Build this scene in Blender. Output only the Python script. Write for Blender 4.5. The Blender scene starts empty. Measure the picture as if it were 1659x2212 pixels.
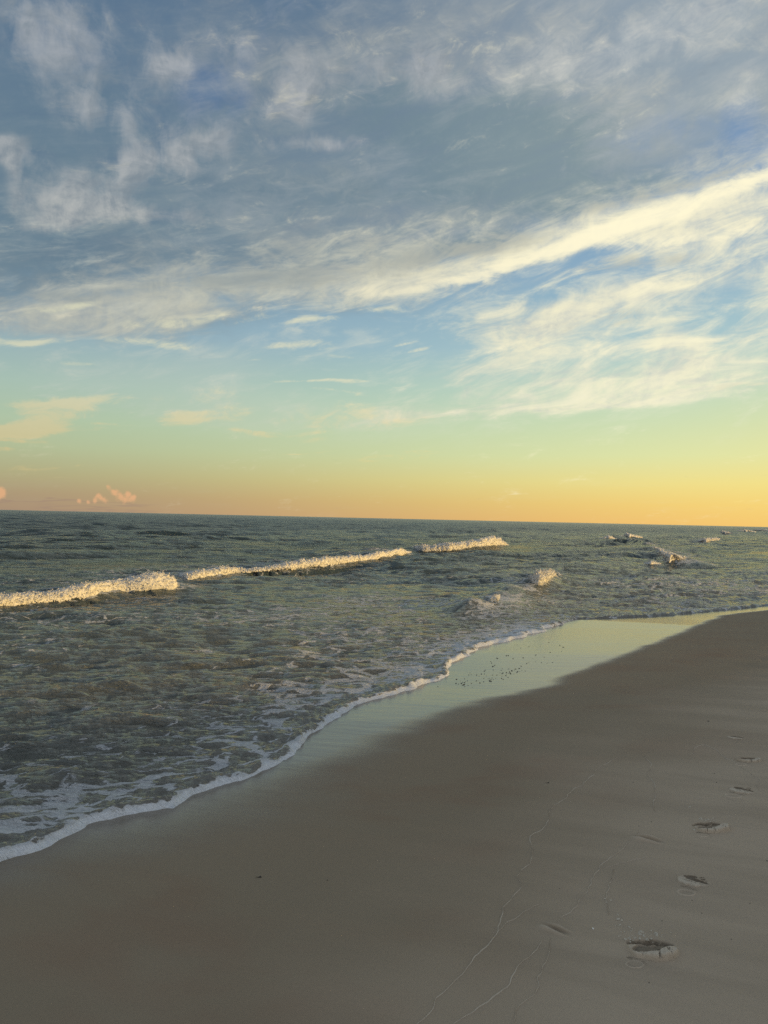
import bpy, bmesh, math, random
import numpy as np
from mathutils import Vector, Matrix

S = bpy.context.scene
COL = S.collection
rng = np.random.default_rng(7)
random.seed(7)
R = math.radians

# ------------------------------------------------------------------ camera
CAM_H = 1.95                      # eye above the still water
FPX = 26.0 / 36.0 * 1024.0        # focal length in pixels of the 768x1024 picture
PITCH, ROLL = R(0.49), R(1.29)
cam_d = bpy.data.cameras.new('camera'); cam = bpy.data.objects.new('camera', cam_d)
COL.objects.link(cam); S.camera = cam
cam_d.sensor_fit = 'AUTO'; cam_d.sensor_width = 36.0; cam_d.lens = 26.0
cam_d.clip_start = 0.05; cam_d.clip_end = 60000.0
_fw = Vector((0, math.cos(PITCH), math.sin(PITCH)))
_up0 = Vector((0, -math.sin(PITCH), math.cos(PITCH)))
_rt = Vector((1, 0, 0)) * math.cos(ROLL) + _up0 * math.sin(ROLL)
_up = _up0 * math.cos(ROLL) - Vector((1, 0, 0)) * math.sin(ROLL)
cam.matrix_world = Matrix(((_rt.x, _up.x, -_fw.x, 0), (_rt.y, _up.y, -_fw.y, 0),
                           (_rt.z, _up.z, -_fw.z, CAM_H), (0, 0, 0, 1)))
K = 768.0 / 1659.0                # survey coordinates (1659 wide) to picture pixels

def ray(u, v):
    """direction of a surveyed point of the photograph"""
    a = u * K - 384.0; b = 512.0 - v * K
    d = _rt * a + _up * b + _fw * FPX
    return d.normalized()

def azel(u, v):
    d = ray(u, v)
    return math.degrees(math.atan2(d.x, d.y)), math.degrees(math.asin(d.z))

# ------------------------------------------------------------------ view and light
S.view_settings.view_transform = 'Standard'; S.view_settings.look = 'None'
S.view_settings.exposure = 0.1; S.view_settings.gamma = 1.0
S.view_settings.use_curve_mapping = False
S.cycles.max_bounces = 5; S.cycles.diffuse_bounces = 2; S.cycles.glossy_bounces = 3
S.cycles.transparent_max_bounces = 6; S.cycles.caustics_reflective = False
S.cycles.use_adaptive_sampling = True; S.cycles.adaptive_threshold = 0.01
S.cycles.use_denoising = False
S.cycles.sample_clamp_direct = 2.5; S.cycles.sample_clamp_indirect = 2.0

SUN_AZ, SUN_EL = R(104.0), R(5.95)   # low over the land to the right of the picture
sun_d = bpy.data.lights.new('sun', 'SUN'); sun = bpy.data.objects.new('sun', sun_d); COL.objects.link(sun)
sun_d.energy = 5.0; sun_d.angle = R(0.6); sun_d.color = (1.0, 0.65, 0.22)
_sd = Vector((math.sin(SUN_AZ) * math.cos(SUN_EL), math.cos(SUN_AZ) * math.cos(SUN_EL), math.sin(SUN_EL)))
sun.rotation_euler = _sd.to_track_quat('Z', 'Y').to_euler()
sun.location = (60, 40, 30)
# ------------------------------------------------------------------ sky (world nodes)
def lin(c):
    return tuple(((x / 255.0) / 12.92 if x <= 10.3 else ((x / 255.0 + 0.055) / 1.055) ** 2.4) for x in c)

class N:
    """a node socket (or a number) that builds math nodes when it is calculated with"""
    nt = None
    def __init__(s, k): s.k = k
    def _m(s, op, *o, clamp=False):
        n = N.nt.nodes.new('ShaderNodeMath'); n.operation = op; n.use_clamp = clamp
        for i, x in enumerate((s,) + o):
            x = x.k if isinstance(x, N) else x
            if isinstance(x, (int, float)): n.inputs[i].default_value = x
            else: N.nt.links.new(x, n.inputs[i])
        return N(n.outputs[0])
    def __add__(s, o): return s._m('ADD', o)
    __radd__ = __add__
    def __sub__(s, o): return s._m('SUBTRACT', o)
    def __rsub__(s, o): return N(o)._m('SUBTRACT', s)
    def __mul__(s, o): return s._m('MULTIPLY', o)
    __rmul__ = __mul__
    def __truediv__(s, o): return s._m('DIVIDE', o)
    def __rtruediv__(s, o): return N(o)._m('DIVIDE', s)
    def __neg__(s): return s._m('MULTIPLY', -1.0)
    def pw(s, o): return s._m('POWER', o)
    def mx(s, o): return s._m('MAXIMUM', o)
    def mn(s, o): return s._m('MINIMUM', o)
    def ab(s): return s._m('ABSOLUTE')
    def ex(s): return s._m('EXPONENT')
    def cl(s): return s._m('ADD', 0.0, clamp=True)

def link(x, sock):
    if isinstance(x, N): x = x.k
    if isinstance(x, (int, float)): sock.default_value = x
    elif isinstance(x, tuple): sock.default_value = x if len(x) == len(sock.default_value) else x + (1.0,)
    else: N.nt.links.new(x, sock)

def sstep(x, a, b):
    n = N.nt.nodes.new('ShaderNodeMapRange'); n.interpolation_type = 'SMOOTHSTEP'
    link(x, n.inputs[0]); link(a, n.inputs[1]); link(b, n.inputs[2])
    return N(n.outputs[0])

def remap(x, a, b, c, d):
    n = N.nt.nodes.new('ShaderNodeMapRange'); n.clamp = True
    for i, q in enumerate((x, a, b, c, d)): link(q, n.inputs[i])
    return N(n.outputs[0])

def vec(x, y, z=0.0):
    n = N.nt.nodes.new('ShaderNodeCombineXYZ')
    for i, q in enumerate((x, y, z)): link(q, n.inputs[i])
    return n.outputs[0]

def sep(v):
    n = N.nt.nodes.new('ShaderNodeSeparateXYZ'); N.nt.links.new(v, n.inputs[0])
    return tuple(N(o) for o in n.outputs)

def noise(v, scale, detail=5.0, rough=0.55, dist=0.0, lac=2.0):
    n = N.nt.nodes.new('ShaderNodeTexNoise'); n.noise_dimensions = '3D'
    N.nt.links.new(v, n.inputs['Vector'])
    n.inputs['Scale'].default_value = scale; n.inputs['Detail'].default_value = detail
    n.inputs['Roughness'].default_value = rough; n.inputs['Distortion'].default_value = dist
    n.inputs['Lacunarity'].default_value = lac
    return N(n.outputs['Fac'])

def mixc(f, a, b, mode='MIX'):
    n = N.nt.nodes.new('ShaderNodeMix'); n.data_type = 'RGBA'; n.blend_type = mode
    link(f, n.inputs[0])
    for x, sck in ((a, n.inputs[6]), (b, n.inputs[7])):
        link(x, sck)
    return n.outputs[2]

def ramp(x, stops, interp='LINEAR'):
    n = N.nt.nodes.new('ShaderNodeValToRGB'); e = n.color_ramp.elements
    n.color_ramp.interpolation = interp
    link(x, n.inputs[0])
    while len(e) < len(stops): e.new(0.5)
    for i, (p, c) in enumerate(stops):
        e[i].position = p; e[i].color = tuple(c) + (1.0,)
    return n.outputs[0]

W = bpy.data.worlds.new('World'); S.world = W; W.use_nodes = True
N.nt = W.node_tree; N.nt.nodes.clear()
tc = N.nt.nodes.new('ShaderNodeTexCoord')
dx, dy, dz = sep(tc.outputs['Generated'])
el = dz._m('ARCSINE') * (180.0 / math.pi)
az = dx._m('ARCTAN2', dy) * (180.0 / math.pi)

sky = N.nt.nodes.new('ShaderNodeTexSky'); sky.sky_type = 'NISHITA'; sky.sun_disc = False
sky.sun_elevation = SUN_EL; sky.sun_rotation = SUN_AZ
sky.air_density = 1.2; sky.dust_density = 2.5; sky.ozone_density = 1.5

# clear air: elevation ramps towards the sunset side and away from it
def eramp(cols):
    return ramp(remap(el, 0.0, 40.0, 0.0, 1.0), [(e / 40.0, lin(c)) for e, c in cols])
left = eramp([(0, (164, 140, 116)), (1.2, (167, 148, 118)), (2.6, (170, 165, 127)), (4.5, (171, 182, 146)), (6.5, (168, 188, 160)), (9, (160, 184, 172)), (13, (138, 164, 178)), (18, (110, 141, 168)), (25, (76, 108, 154)), (40, (58, 88, 138))])
right = eramp([(0, (238, 190, 110)), (1.4, (238, 203, 117)), (3, (233, 218, 138)), (5, (216, 223, 166)), (7.5, (199, 217, 178)), (10, (184, 210, 190)), (13, (161, 193, 199)), (18, (141, 173, 193)), (25, (106, 142, 182)), (40, (80, 112, 164))])
t_az = sstep(az, -32.0, 30.0)
air = mixc(t_az, left, right)
# the glow round the sun, beyond the right edge
dax = (az - 66.0) / 28.0; dey = (el - 2.0) / 9.0
glow = (-(dax * dax + dey * dey)).ex()
air = mixc((glow * 1.15).cl(), air, lin((255, 220, 112)))
# behind the viewer the sky is plain dusk blue-grey
back = sstep(az.ab(), 75.0, 150.0)
air = mixc(back * 0.8, air, lin((150, 160, 174)))

# cloud-layer coordinates: a flat layer overhead, seen in perspective
iz = 1.0 / (dz.mx(0.0) + 0.075)
px, py = dx * iz, dy * iz
def lay(ang, sx, sy, off=0.0):
    c, s = math.cos(R(ang)), math.sin(R(ang))
    return vec((px * c + py * s) * sx, (py * c - px * s) * sy, off)
def nz(v, scale, detail, rough, dist=0.0):
    return (noise(v, scale, detail, rough, dist) - 0.5) * 4.0        # about -1 .. 1
warp = nz(lay(-33, 0.6, 0.9, 7.0), 1.3, 3.0, 0.5)
warp2 = nz(lay(-33, 0.6, 0.9, 31.0), 1.3, 3.0, 0.5)
waz, wel = az + warp * 2.6, el + warp2 * 1.2

# one node group draws a soft bar: a = along, across from its middle
_main = N.nt
SG = bpy.data.node_groups.new('cloud_bar', 'ShaderNodeTree')
_names = ('az', 'el', 'ca', 'ce', 'c', 's', 'il', 'iw', 'iu', 'amp', 'prev')
for q in _names: SG.interface.new_socket(q, in_out='INPUT', socket_type='NodeSocketFloat')
SG.interface.new_socket('out', in_out='OUTPUT', socket_type='NodeSocketFloat')
N.nt = SG
_gi = SG.nodes.new('NodeGroupInput'); _go = SG.nodes.new('NodeGroupOutput')
_i = {q: N(_gi.outputs[q]) for q in _names}
_da, _de = _i['az'] - _i['ca'], _i['el'] - _i['ce']
_p = (_da * _i['c'] + _de * _i['s']) * _i['il']; _q = _de * _i['c'] - _da * _i['s']
_q = _q.mx(0.0) * _i['iu'] + _q.mn(0.0) * _i['iw']
_p2 = _p * _p
link((-(_p2 * _p2 + _q * _q)).ex() * _i['amp'] + _i['prev'], _go.inputs[0])
N.nt = _main

def tot(*ss):
    """soft bars between surveyed points: (strength, (u1, v1, u2, v2, half width[, lengthening[, half width above]]))"""
    r = 0.0
    for amp, (u1, v1, u2, v2, w, *more) in ss:
        end = more[0] if more else 1.0; up = more[1] if len(more) > 1 else w
        a1, e1 = azel(u1, v1); a2, e2 = azel(u2, v2)
        L = math.hypot(a2 - a1, e2 - e1) / 2; k = FPX / (K * 57.3)
        g = N.nt.nodes.new('ShaderNodeGroup'); g.node_tree = SG
        for q, x in zip(_names, (waz, wel, (a1 + a2) / 2, (e1 + e2) / 2, (a2 - a1) / (2 * L), (e2 - e1) / (2 * L), 1 / (L * end), k / w, k / up, amp, r)):
            link(x, g.inputs[q])
        r = N(g.outputs[0])
    return r

n_big = nz(lay(-33, 0.5, 1.0), 1.3, 8.0, 0.58, 0.5)
n_mid = nz(lay(-30, 0.75, 1.0, 3.0), 3.6, 8.0, 0.62, 0.4)
_c, _s = math.cos(R(15.0)), math.sin(R(15.0))
wx = (az * _c + el * _s) * 0.30 + warp * 0.22; wy = (el * _c - az * _s) + warp2 * 0.5
n_wisp = nz(vec(wx, wy, 11.0), 0.62, 9.0, 0.64, 0.9)
n_fil = 0.42 - nz(vec(wx * 0.8 + n_big * 0.2, wy * 1.1, 17.0), 0.9, 6.0, 0.6, 1.2).ab()      # thin bright filaments
LV = vec(az * 0.9, el * 0.62, 2.0); LV2 = vec((az + 0.35) * 0.9, (el - 0.55) * 0.62, 2.0)
n_lump = nz(LV, 0.42, 8.0, 0.6, 0.5)
r_lump = nz(LV2, 0.42, 8.0, 0.6, 0.5) - n_lump                       # lit from low on the right
FV = vec(az * 0.5 - el * 0.12, el * 1.0, 5.0); FV2 = vec((az + 0.25) * 0.5 - (el - 0.22) * 0.12, el - 0.22, 5.0)
n_vert = nz(vec(az * 1.0 + warp * 0.4, el * 0.45, 23.0), 0.6, 6.0, 0.56, 0.5)                   # hanging fringes
n_fine = nz(FV, 0.8, 10.0, 0.70, 0.8)
r_fine = nz(FV2, 0.8, 9.0, 0.66, 0.8) - n_fine
warmth = sstep(az, -24.0, 20.0)

# --- 1 grey deck over the upper sky
edge_l = azel(0, 700); edge_m = azel(830, 622); edge_r = azel(1659, 335)
deck_line = remap(az, edge_l[0], edge_m[0], edge_l[1], edge_m[1]) + remap(az, edge_m[0], edge_r[0], 0.0, edge_r[1] - edge_m[1])
deck_m = sstep(el - deck_line + warp2 * 1.6 + n_big * 1.6 + n_fine * 0.9, -2.2, 3.0)
holes = tot((1.0, (380, 205, 560, 195, 50)), (0.9, (1290, 300, 1640, 265, 40)), (0.8, (1560, 290, 1659, 240, 36)),
            (0.5, (300, 150, 700, 20, 70)), (0.6, (280, 640, 480, 600, 20)), (0.5, (0, 640, 60, 600, 30)))
deck_a = (deck_m * (0.96 + n_mid * 0.06) - sstep(holes * 0.9 + n_lump * 0.5 + n_fine * 0.35, 0.2, 1.5) * 0.46).cl()
deck_c = mixc(sstep(az, -26.0, 26.0), lin((102, 124, 138)), lin((146, 158, 162)))
deck_c = mixc(sstep(el, 22.0, 36.0) * 0.85, deck_c, mixc(sstep(az, -8.0, 28.0), lin((84, 110, 136)), lin((148, 162, 172))))
deck_c = mixc(sstep(n_big * 0.7 + n_mid * 0.4, -0.35, 0.9) * 0.5, deck_c, mixc(sstep(az, -26.0, 28.0), lin((136, 146, 152)), lin((186, 188, 182))))
col = mixc(deck_a, air, deck_c)

mott = tot((1.0, (250, 590, 1100, 530, 90)), (0.8, (1200, 150, 1700, 130, 110)), (0.6, (0, 620, 400, 600, 60)), (0.6, (200, 120, 900, 120, 140)), (0.6, (900, 60, 1659, 60, 90)), (0.4, (600, 400, 1200, 420, 60)))
col = mixc(sstep(n_fine * 0.6 + n_mid * 0.5 + r_fine * 0.25, -0.3, 0.9) * mott.cl() * 0.6 * deck_m, col, mixc(warmth, lin((176, 174, 162)), lin((206, 200, 180))))
# --- 2 darker belly of the deck
belly = tot((1.0, (700, 230, 1330, 300, 95)), (0.75, (880, 420, 1260, 390, 60)), (0.75, (0, 560, 330, 540, 45)), (0.6, (430, 420, 900, 420, 50)),
            (0.6, (0, 190, 330, 200, 50)), (0.6, (800, 560, 1150, 500, 30)), (0.7, (1180, 440, 1480, 365, 34)), (0.4, (500, 600, 800, 560, 20)), (0.5, (380, 380, 480, 390, 30)))
belly_a = sstep(belly + n_mid * 0.22 + n_big * 0.16 + r_fine * 0.25, 0.2, 1.0)
col = mixc(belly_a * 0.85, col, mixc(sstep(az, -20.0, 22.0), lin((92, 116, 134)), lin((124, 144, 150))))
rel = r_lump * 0.5 + r_fine * 0.4
col = mixc(sstep(rel, 0.05, 1.0) * deck_m * 0.22, col, mixc(warmth, lin((168, 170, 170)), lin((206, 204, 190))))
col = mixc(sstep(rel, -0.05, -1.0) * deck_m * 0.22, col, lin((86, 102, 122)))

strk = nz(vec(wx * 0.7 + n_big * 0.15, wy * 0.9, 41.0), 0.55, 8.0, 0.62, 0.7)
col = mixc(sstep(strk + n_lump * 0.3 + n_fine * 0.3, -0.2, 1.1) * sstep(el, 15.0, 21.0) * 0.32, col, mixc(warmth, lin((150, 158, 164)), lin((186, 188, 186))))
col = mixc(sstep(strk + n_lump * 0.3, 0.1, -1.1) * sstep(el, 17.0, 23.0) * 0.35, col, mixc(warmth, lin((78, 102, 132)), lin((122, 138, 156))))
# --- 3 pale lit tufts under the deck (upper left, lumpy)
tuft = tot((0.9, (0, 322, 110, 305, 22)), (1.0, (250, 360, 540, 300, 36)), (0.85, (580, 320, 800, 305, 18)), (1.05, (0, 475, 260, 440, 30)),
           (1.0, (200, 455, 440, 470, 28)), (0.75, (560, 180, 720, 120, 55)), (0.6, (30, 60, 150, 20, 40)), (0.5, (430, 60, 560, 90, 40)),
           (0.6, (340, 120, 420, 140, 30)), (0.65, (700, 240, 540, 240, 30)), (0.6, (740, 150, 980, 120, 40)),
           (0.45, (0, 390, 330, 400, 45)), (0.35, (0, 120, 500, 260, 60)), (0.6, (0, 410, 220, 385, 36)), (0.6, (300, 100, 430, 130, 46)), (0.5, (0, 40, 300, 40, 60)), (0.6, (880, 135, 1120, 150, 46)), (0.5, (150, 210, 330, 260, 36)), (0.55, (600, 110, 700, 230, 50)))
tuft_a = sstep(tuft * 1.0 + (n_lump * 0.75 + n_vert * 0.3 + n_fine * 0.42) * sstep(tuft, 0.03, 0.6), 0.12, 1.3)
tuft_c = mixc(sstep(el, 12.0, 30.0), lin((206, 202, 190)), lin((178, 180, 182)))
tuft_c = mixc(sstep(r_lump + r_fine * 0.5, -1.0, 1.0), lin((128, 138, 146)), tuft_c)
col = mixc(tuft_a * 0.74, col, tuft_c)

# --- 4 lit veil: bands in the middle, bright towards the right
veil = tot((0.95, (0, 712, 420, 660, 26, 1.1, 50)), (0.7, (60, 660, 460, 580, 44)), (0.6, (0, 700, 380, 690, 40)), (0.45, (420, 600, 1050, 540, 60)), (0.66, (380, 655, 1010, 612, 22, 1.1, 44)), (0.4, (460, 560, 980, 480, 30)),
           (0.75, (760, 622, 1320, 515, 16, 1.1, 60)), (0.95, (1130, 545, 1760, 340, 28, 1.1, 80)), (0.95, (1300, 520, 1760, 440, 40)),
           (0.75, (1380, 560, 1760, 560, 60)), (0.7, (980, 700, 1500, 640, 34)), (0.85, (1000, 790, 1330, 650, 40)), (0.85, (1380, 720, 1540, 800, 46)),
           (0.6, (1080, 90, 1700, 100, 46)), (0.7, (1460, 230, 1700, 200, 30)), (0.6, (1300, 60, 1620, 0, 40)), (0.4, (860, 180, 1400, 130, 36)),
           (0.6, (860, 885, 1500, 850, 18, 1.1, 60)), (0.6, (1200, 870, 1760, 800, 22, 1.1, 60)), (0.5, (1300, 640, 1640, 600, 24)), (0.4, (1180, 610, 1400, 560, 20)), (0.6, (1600, 640, 1760, 720, 90)), (0.45, (1100, 760, 1700, 740, 110)), (0.3, (900, 700, 1300, 740, 90)), (0.35, (560, 900, 1300, 880, 30)), (0.25, (100, 850, 700, 850, 30)))
hi = sstep(el, 20.0, 27.0)
v_a = sstep(veil * 0.95 + (n_wisp * (0.56 - hi * 0.42) + n_fil * 0.2 * (1.0 - hi) + n_mid * (0.24 + hi * 0.2) + n_fine * 0.34 + n_lump * hi * 0.3) * sstep(veil, 0.02, 0.5), 0.1, 1.6)
veil_c = mixc(warmth, lin((182, 182, 168)), lin((246, 238, 202)))
veil_c = mixc(sstep(el, 22.0, 33.0), veil_c, mixc(warmth, lin((168, 170, 172)), lin((204, 204, 200))))
veil_c = mixc(sstep(r_fine * 0.35 + r_lump * 0.35 + n_big * 0.3 + n_wisp * 0.3, -1.0, 0.5), mixc(warmth, lin((140, 152, 160)), lin((186, 192, 190))), veil_c)
col = mixc(v_a * 0.92, col, veil_c)

cir = sstep(n_wisp * 0.8 + n_fil * 0.6 + n_mid * 0.3, -0.1, 1.1) * sstep(el, 5.0, 9.0) * sstep(el, 24.0, 17.0)
col = mixc(cir * 0.34, col, mixc(warmth, lin((196, 200, 190)), lin((232, 230, 206))))
sheet = tot((0.5, (0, 820, 600, 800, 70)), (0.5, (300, 880, 1000, 905, 45)), (0.4, (900, 820, 1659, 800, 80)))
col = mixc(sstep(sheet + n_big * 0.2 + n_wisp * 0.12, 0.0, 0.9) * 0.32, col, mixc(warmth, lin((186, 194, 186)), lin((226, 228, 204))))
# --- 5 the brightest core of the band
core = tot((0.9, (700, 634, 1080, 596, 9, 1.1, 14)), (1.1, (1000, 605, 1340, 490, 14, 1.1, 18)), (1.25, (1260, 515, 1760, 345, 20, 1.1, 28)), (0.7, (1260, 540, 1760, 480, 14)),
           (0.5, (0, 712, 220, 690, 8)), (0.5, (400, 672, 640, 655, 8)), (0.5, (960, 775, 1120, 730, 12)), (0.5, (1380, 815, 1500, 800, 12)), (0.45, (1320, 640, 1600, 600, 14)))
c_a = sstep(core + n_fine * 0.5 + n_wisp * 0.5 + n_mid * 0.25, 0.2, 1.5)
col = mixc(c_a * 0.78, col, mixc(warmth, lin((222, 214, 186)), lin((255, 246, 210))))

shade = tot((1.0, (800, 580, 1200, 490, 24)), (0.8, (280, 630, 760, 590, 24)), (0.6, (420, 560, 900, 520, 26)), (0.7, (1230, 455, 1620, 350, 16)), (0.6, (0, 668, 300, 640, 14)), (0.5, (1250, 580, 1500, 560, 18)), (0.5, (1150, 720, 1400, 690, 22)))
col = mixc(sstep(shade + (n_mid * 0.5 + n_fine * 0.4 + n_wisp * 0.3) * sstep(shade, 0.02, 0.4), 0.1, 1.2) * 0.72, col, mixc(warmth, lin((132, 144, 148)), lin((168, 170, 160))))
# --- 6 small thin wisps low down
low = tot((1.1, (0, 915, 170, 900, 30)), (1.0, (0, 940, 150, 935, 14)), (0.8, (40, 890, 260, 855, 11)), (0.95, (365, 908, 560, 888, 15)), (0.6, (480, 925, 730, 935, 10)), (0.6, (720, 880, 800, 872, 12)), (1.0, (650, 828, 830, 820, 5)),
          (0.9, (575, 742, 720, 732, 12)), (0.9, (845, 741, 900, 737, 5)), (0.7, (770, 662, 850, 656, 9)), (0.8, (0, 745, 160, 742, 8)), (0.8, (0, 965, 26, 962, 8)), (0.6, (0, 1005, 190, 998, 12)),
          (0.55, (170, 930, 310, 928, 6)), (0.6, (540, 783, 580, 782, 5)), (0.6, (680, 842, 830, 852, 4)), (0.4, (560, 975, 700, 978, 5)), (0.45, (760, 995, 970, 1002, 4)), (0.45, (1400, 1085, 1659, 1072, 4)), (0.35, (1300, 1055, 1500, 1045, 5)),
          (0.3, (250, 1045, 420, 1046, 4)), (0.45, (600, 890, 1000, 905, 26)), (0.4, (250, 860, 600, 840, 22)), (0.7, (1500, 840, 1760, 812, 5)), (0.7, (200, 725, 385, 738, 8)), (0.7, (60, 690, 250, 660, 10)), (0.6, (250, 700, 420, 672, 9)), (0.7, (0, 758, 130, 748, 6)), (0.5, (130, 776, 220, 772, 4)), (0.5, (420, 690, 560, 684, 7)), (0.5, (800, 722, 860, 718, 4)), (0.45, (620, 772, 650, 770, 4)), (0.5, (700, 758, 740, 756, 4)), (0.6, (560, 700, 690, 688, 6)), (0.6, (590, 690, 700, 685, 8)))
low_a = sstep(low + (n_wisp * 0.45 + n_fine * 0.75 + n_fil * 0.15) * sstep(low, 0.03, 0.5), 0.15, 1.35)
low_c = mixc(sstep(el, 2.0, 12.0), mixc(t_az, lin((200, 182, 132)), lin((250, 222, 132))), mixc(t_az, lin((212, 210, 180)), lin((226, 224, 198))))
col = mixc(low_a * 0.75, col, low_c)

# --- 7 pink towers and a dim bank low on the left horizon
def puff(u, v, r):
    a, e = azel(u, v); k = 1.0 / (r * K / FPX * 57.3)
    x, y = (az - a) * k, (el - e) * k
    return (-(x * x + y * y)).ex()
pf = None
for u, v, r in ((2, 1062, 9), (-4, 1070, 14), (234, 1051, 6), (246, 1062, 7), (256, 1070, 9), (276, 1068, 6), (284, 1078, 8), (268, 1080, 9), (214, 1072, 6), (226, 1081, 9), (205, 1082, 6), (172, 1082, 5), (190, 1084, 4), (290, 1074, 5)):
    q = puff(u, v, r); pf = q if pf is None else pf + q
n_cum = nz(vec(az, el, 9.0), 2.2, 5.0, 0.6)
pf_a = sstep(pf * 0.8 + n_cum * 0.45 * sstep(pf, 0.05, 0.3), 0.2, 1.0)
bank = tot((0.9, (-20, 1084, 110, 1086, 6)), (0.55, (100, 1092, 340, 1093, 5)), (0.4, (-20, 1098, 330, 1100, 9)))
col = mixc(sstep(bank + n_fine * 0.1, 0.15, 1.0) * 0.6, col, lin((158, 134, 116)))
col = mixc(pf_a * 0.8, col, lin((224, 172, 128)))

bg_a = N.nt.nodes.new('ShaderNodeBackground'); bg_n = N.nt.nodes.new('ShaderNodeBackground')
add = N.nt.nodes.new('ShaderNodeAddShader'); out = N.nt.nodes.new('ShaderNodeOutputWorld')
# overhead and behind, out of the picture, the thin cloud is paler
over = sstep(el, 40.0, 62.0)
col = mixc(over * 0.85, col, lin((146, 156, 170)))
col = mixc(sstep(az.ab(), 60.0, 120.0) * 0.85, col, mixc(sstep(el, 8.0, 45.0), lin((206, 208, 212)), lin((150, 160, 172))))
below = sstep(el, -6.0, -0.5)
link(mixc(below, lin((92, 96, 92)), col), bg_a.inputs[0]); bg_a.inputs[1].default_value = 0.98
N.nt.links.new(sky.outputs[0], bg_n.inputs[0]); bg_n.inputs[1].default_value = 0.05 * 0.12
N.nt.links.new(bg_a.outputs[0], add.inputs[0]); N.nt.links.new(bg_n.outputs[0], add.inputs[1])
N.nt.links.new(add.outputs[0], out.inputs[0])
W.cycles.sampling_method = 'MANUAL'; W.cycles.sample_map_resolution = 1024
# ------------------------------------------------------------------ the shape of the shore
def on_plane(u, v, z=0.0):
    d = ray(u, v); t = (CAM_H - z) / -d.z
    return np.array([d.x * t, d.y * t])

_sh = [(-700, 2330), (-330, 2065), (0, 1869), (120, 1825), (240, 1785), (370, 1745), (480, 1695), (555, 1660), (660, 1585), (700, 1553), (800, 1510), (900, 1480),
       (960, 1450), (1010, 1410), (1100, 1381), (1200, 1356), (1240, 1338), (1400, 1333), (1500, 1325), (1600, 1315), (1659, 1308)]
SHORE = np.array([on_plane(u, v) for u, v in _sh])
_d = SHORE[-1] - SHORE[-3]; _d /= np.linalg.norm(_d)
SHORE = np.vstack([SHORE, SHORE[-1] + _d * 6, SHORE[-1] + _d * 30 + [3, 4], SHORE[-1] + _d * 120 + [12, 22], SHORE[-1] + _d * 700 + [40, 140], SHORE[-1] + _d * 4000 + [0, 900]])
_d0 = SHORE[0] - SHORE[1]; _d0 /= np.linalg.norm(_d0)
SHORE = np.vstack([SHORE[0] + _d0 * 400, SHORE[0] + _d0 * 30, SHORE[0] + _d0 * 5, SHORE])

def dens(P, step):
    out = []
    for a, b in zip(P[:-1], P[1:]):
        n = max(1, min(60, int(np.linalg.norm(b - a) / step)))
        out += [a + (b - a) * i / n for i in range(n)]
    return np.array(out + [P[-1]])

def poly_dist(x, y, P):
    """signed distance to a polyline, positive on its left"""
    shp = x.shape; x = x.ravel(); y = y.ravel()
    best = np.full(x.shape, 1e18); sgn = np.ones(x.shape)
    for a, b in zip(P[:-1], P[1:]):
        e = b - a; L2 = float(e @ e)
        wx, wy = x - a[0], y - a[1]
        t = np.clip((wx * e[0] + wy * e[1]) / L2, 0, 1)
        qx, qy = wx - t * e[0], wy - t * e[1]
        d2 = qx * qx + qy * qy
        m = d2 < best
        best[m] = d2[m]; sgn[m] = np.sign(e[0] * wy - e[1] * wx)[m]
    return (np.sqrt(best) * sgn).reshape(shp)

# ------------------------------------------------------------------ numpy noise
_perm = np.random.default_rng(3).random(65536).astype(np.float32)
def vnoise(x, y, seed=0):
    xi = np.floor(x); yi = np.floor(y); fx = x - xi; fy = y - yi
    xi = xi.astype(np.int64); yi = yi.astype(np.int64)
    def h(a, b): return _perm[((a * 73856093) ^ (b * 19349663) ^ (seed * 83492791)) & 65535]
    fx = fx * fx * fx * (fx * (fx * 6 - 15) + 10); fy = fy * fy * fy * (fy * (fy * 6 - 15) + 10)
    a = h(xi, yi); b = h(xi + 1, yi); c = h(xi, yi + 1); d = h(xi + 1, yi + 1)
    return (a + (b - a) * fx) * (1 - fy) + (c + (d - c) * fx) * fy - 0.5
def fbm(x, y, octv=4, rough=0.5, seed=0):
    s = np.zeros_like(x); a = 1.0
    for i in range(octv):
        s += a * vnoise(x, y, seed + i * 17)
        x, y = (x * 0.8 - y * 0.6) * 2.02 + 5.3, (x * 0.6 + y * 0.8) * 2.02 - 3.1; a *= rough
    return s
def smooth(x, a, b):
    t = np.clip((x - a) / (b - a), 0, 1); return t * t * (3 - 2 * t)

def sand_base(x, y):
    """height of the bare beach: d is how far offshore (negative: up the beach)"""
    d = poly_dist(x, y, SHORE)
    up = np.maximum(-d, 0)
    z = np.where(d < 0, 0.085 * np.minimum(up, 26) - 0.0022 * np.minimum(up, 14) ** 2, -0.06 * d)
    # flat backshore, then an unseen dune, shaped to keep the evening sun off the beach
    back = smooth(up, 10.0, 24.0)
    z = z + 0.35 * back
    dune = smooth(up, 17.0, 34.0)
    dz_ = fbm(x * 0.09, y * 0.09, 4, 0.5, 40)
    z = z + dune * (1.9 + 0.9 * dz_)
    z = np.where(d > 0, np.maximum(z, -3.0), z)
    return z, d

def hit_sand(u, v):
    """where the line of sight through a surveyed point meets the beach"""
    d = ray(u, v); t = 0.5
    for _ in range(60):
        z, _q = sand_base(np.array([d.x * t]), np.array([d.y * t]))
        g = CAM_H + d.z * t - float(z[0])
        t += g / (abs(d.z) + 0.03) * 0.7
    return np.array([d.x * t, d.y * t])

# ------------------------------------------------------------------ object helpers
def tag(o, label=None, cat=None, group=None, kind=None):
    if label: o['label'] = label
    if cat: o['category'] = cat
    if group: o['group'] = group
    if kind: o['kind'] = kind
    return o

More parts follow.
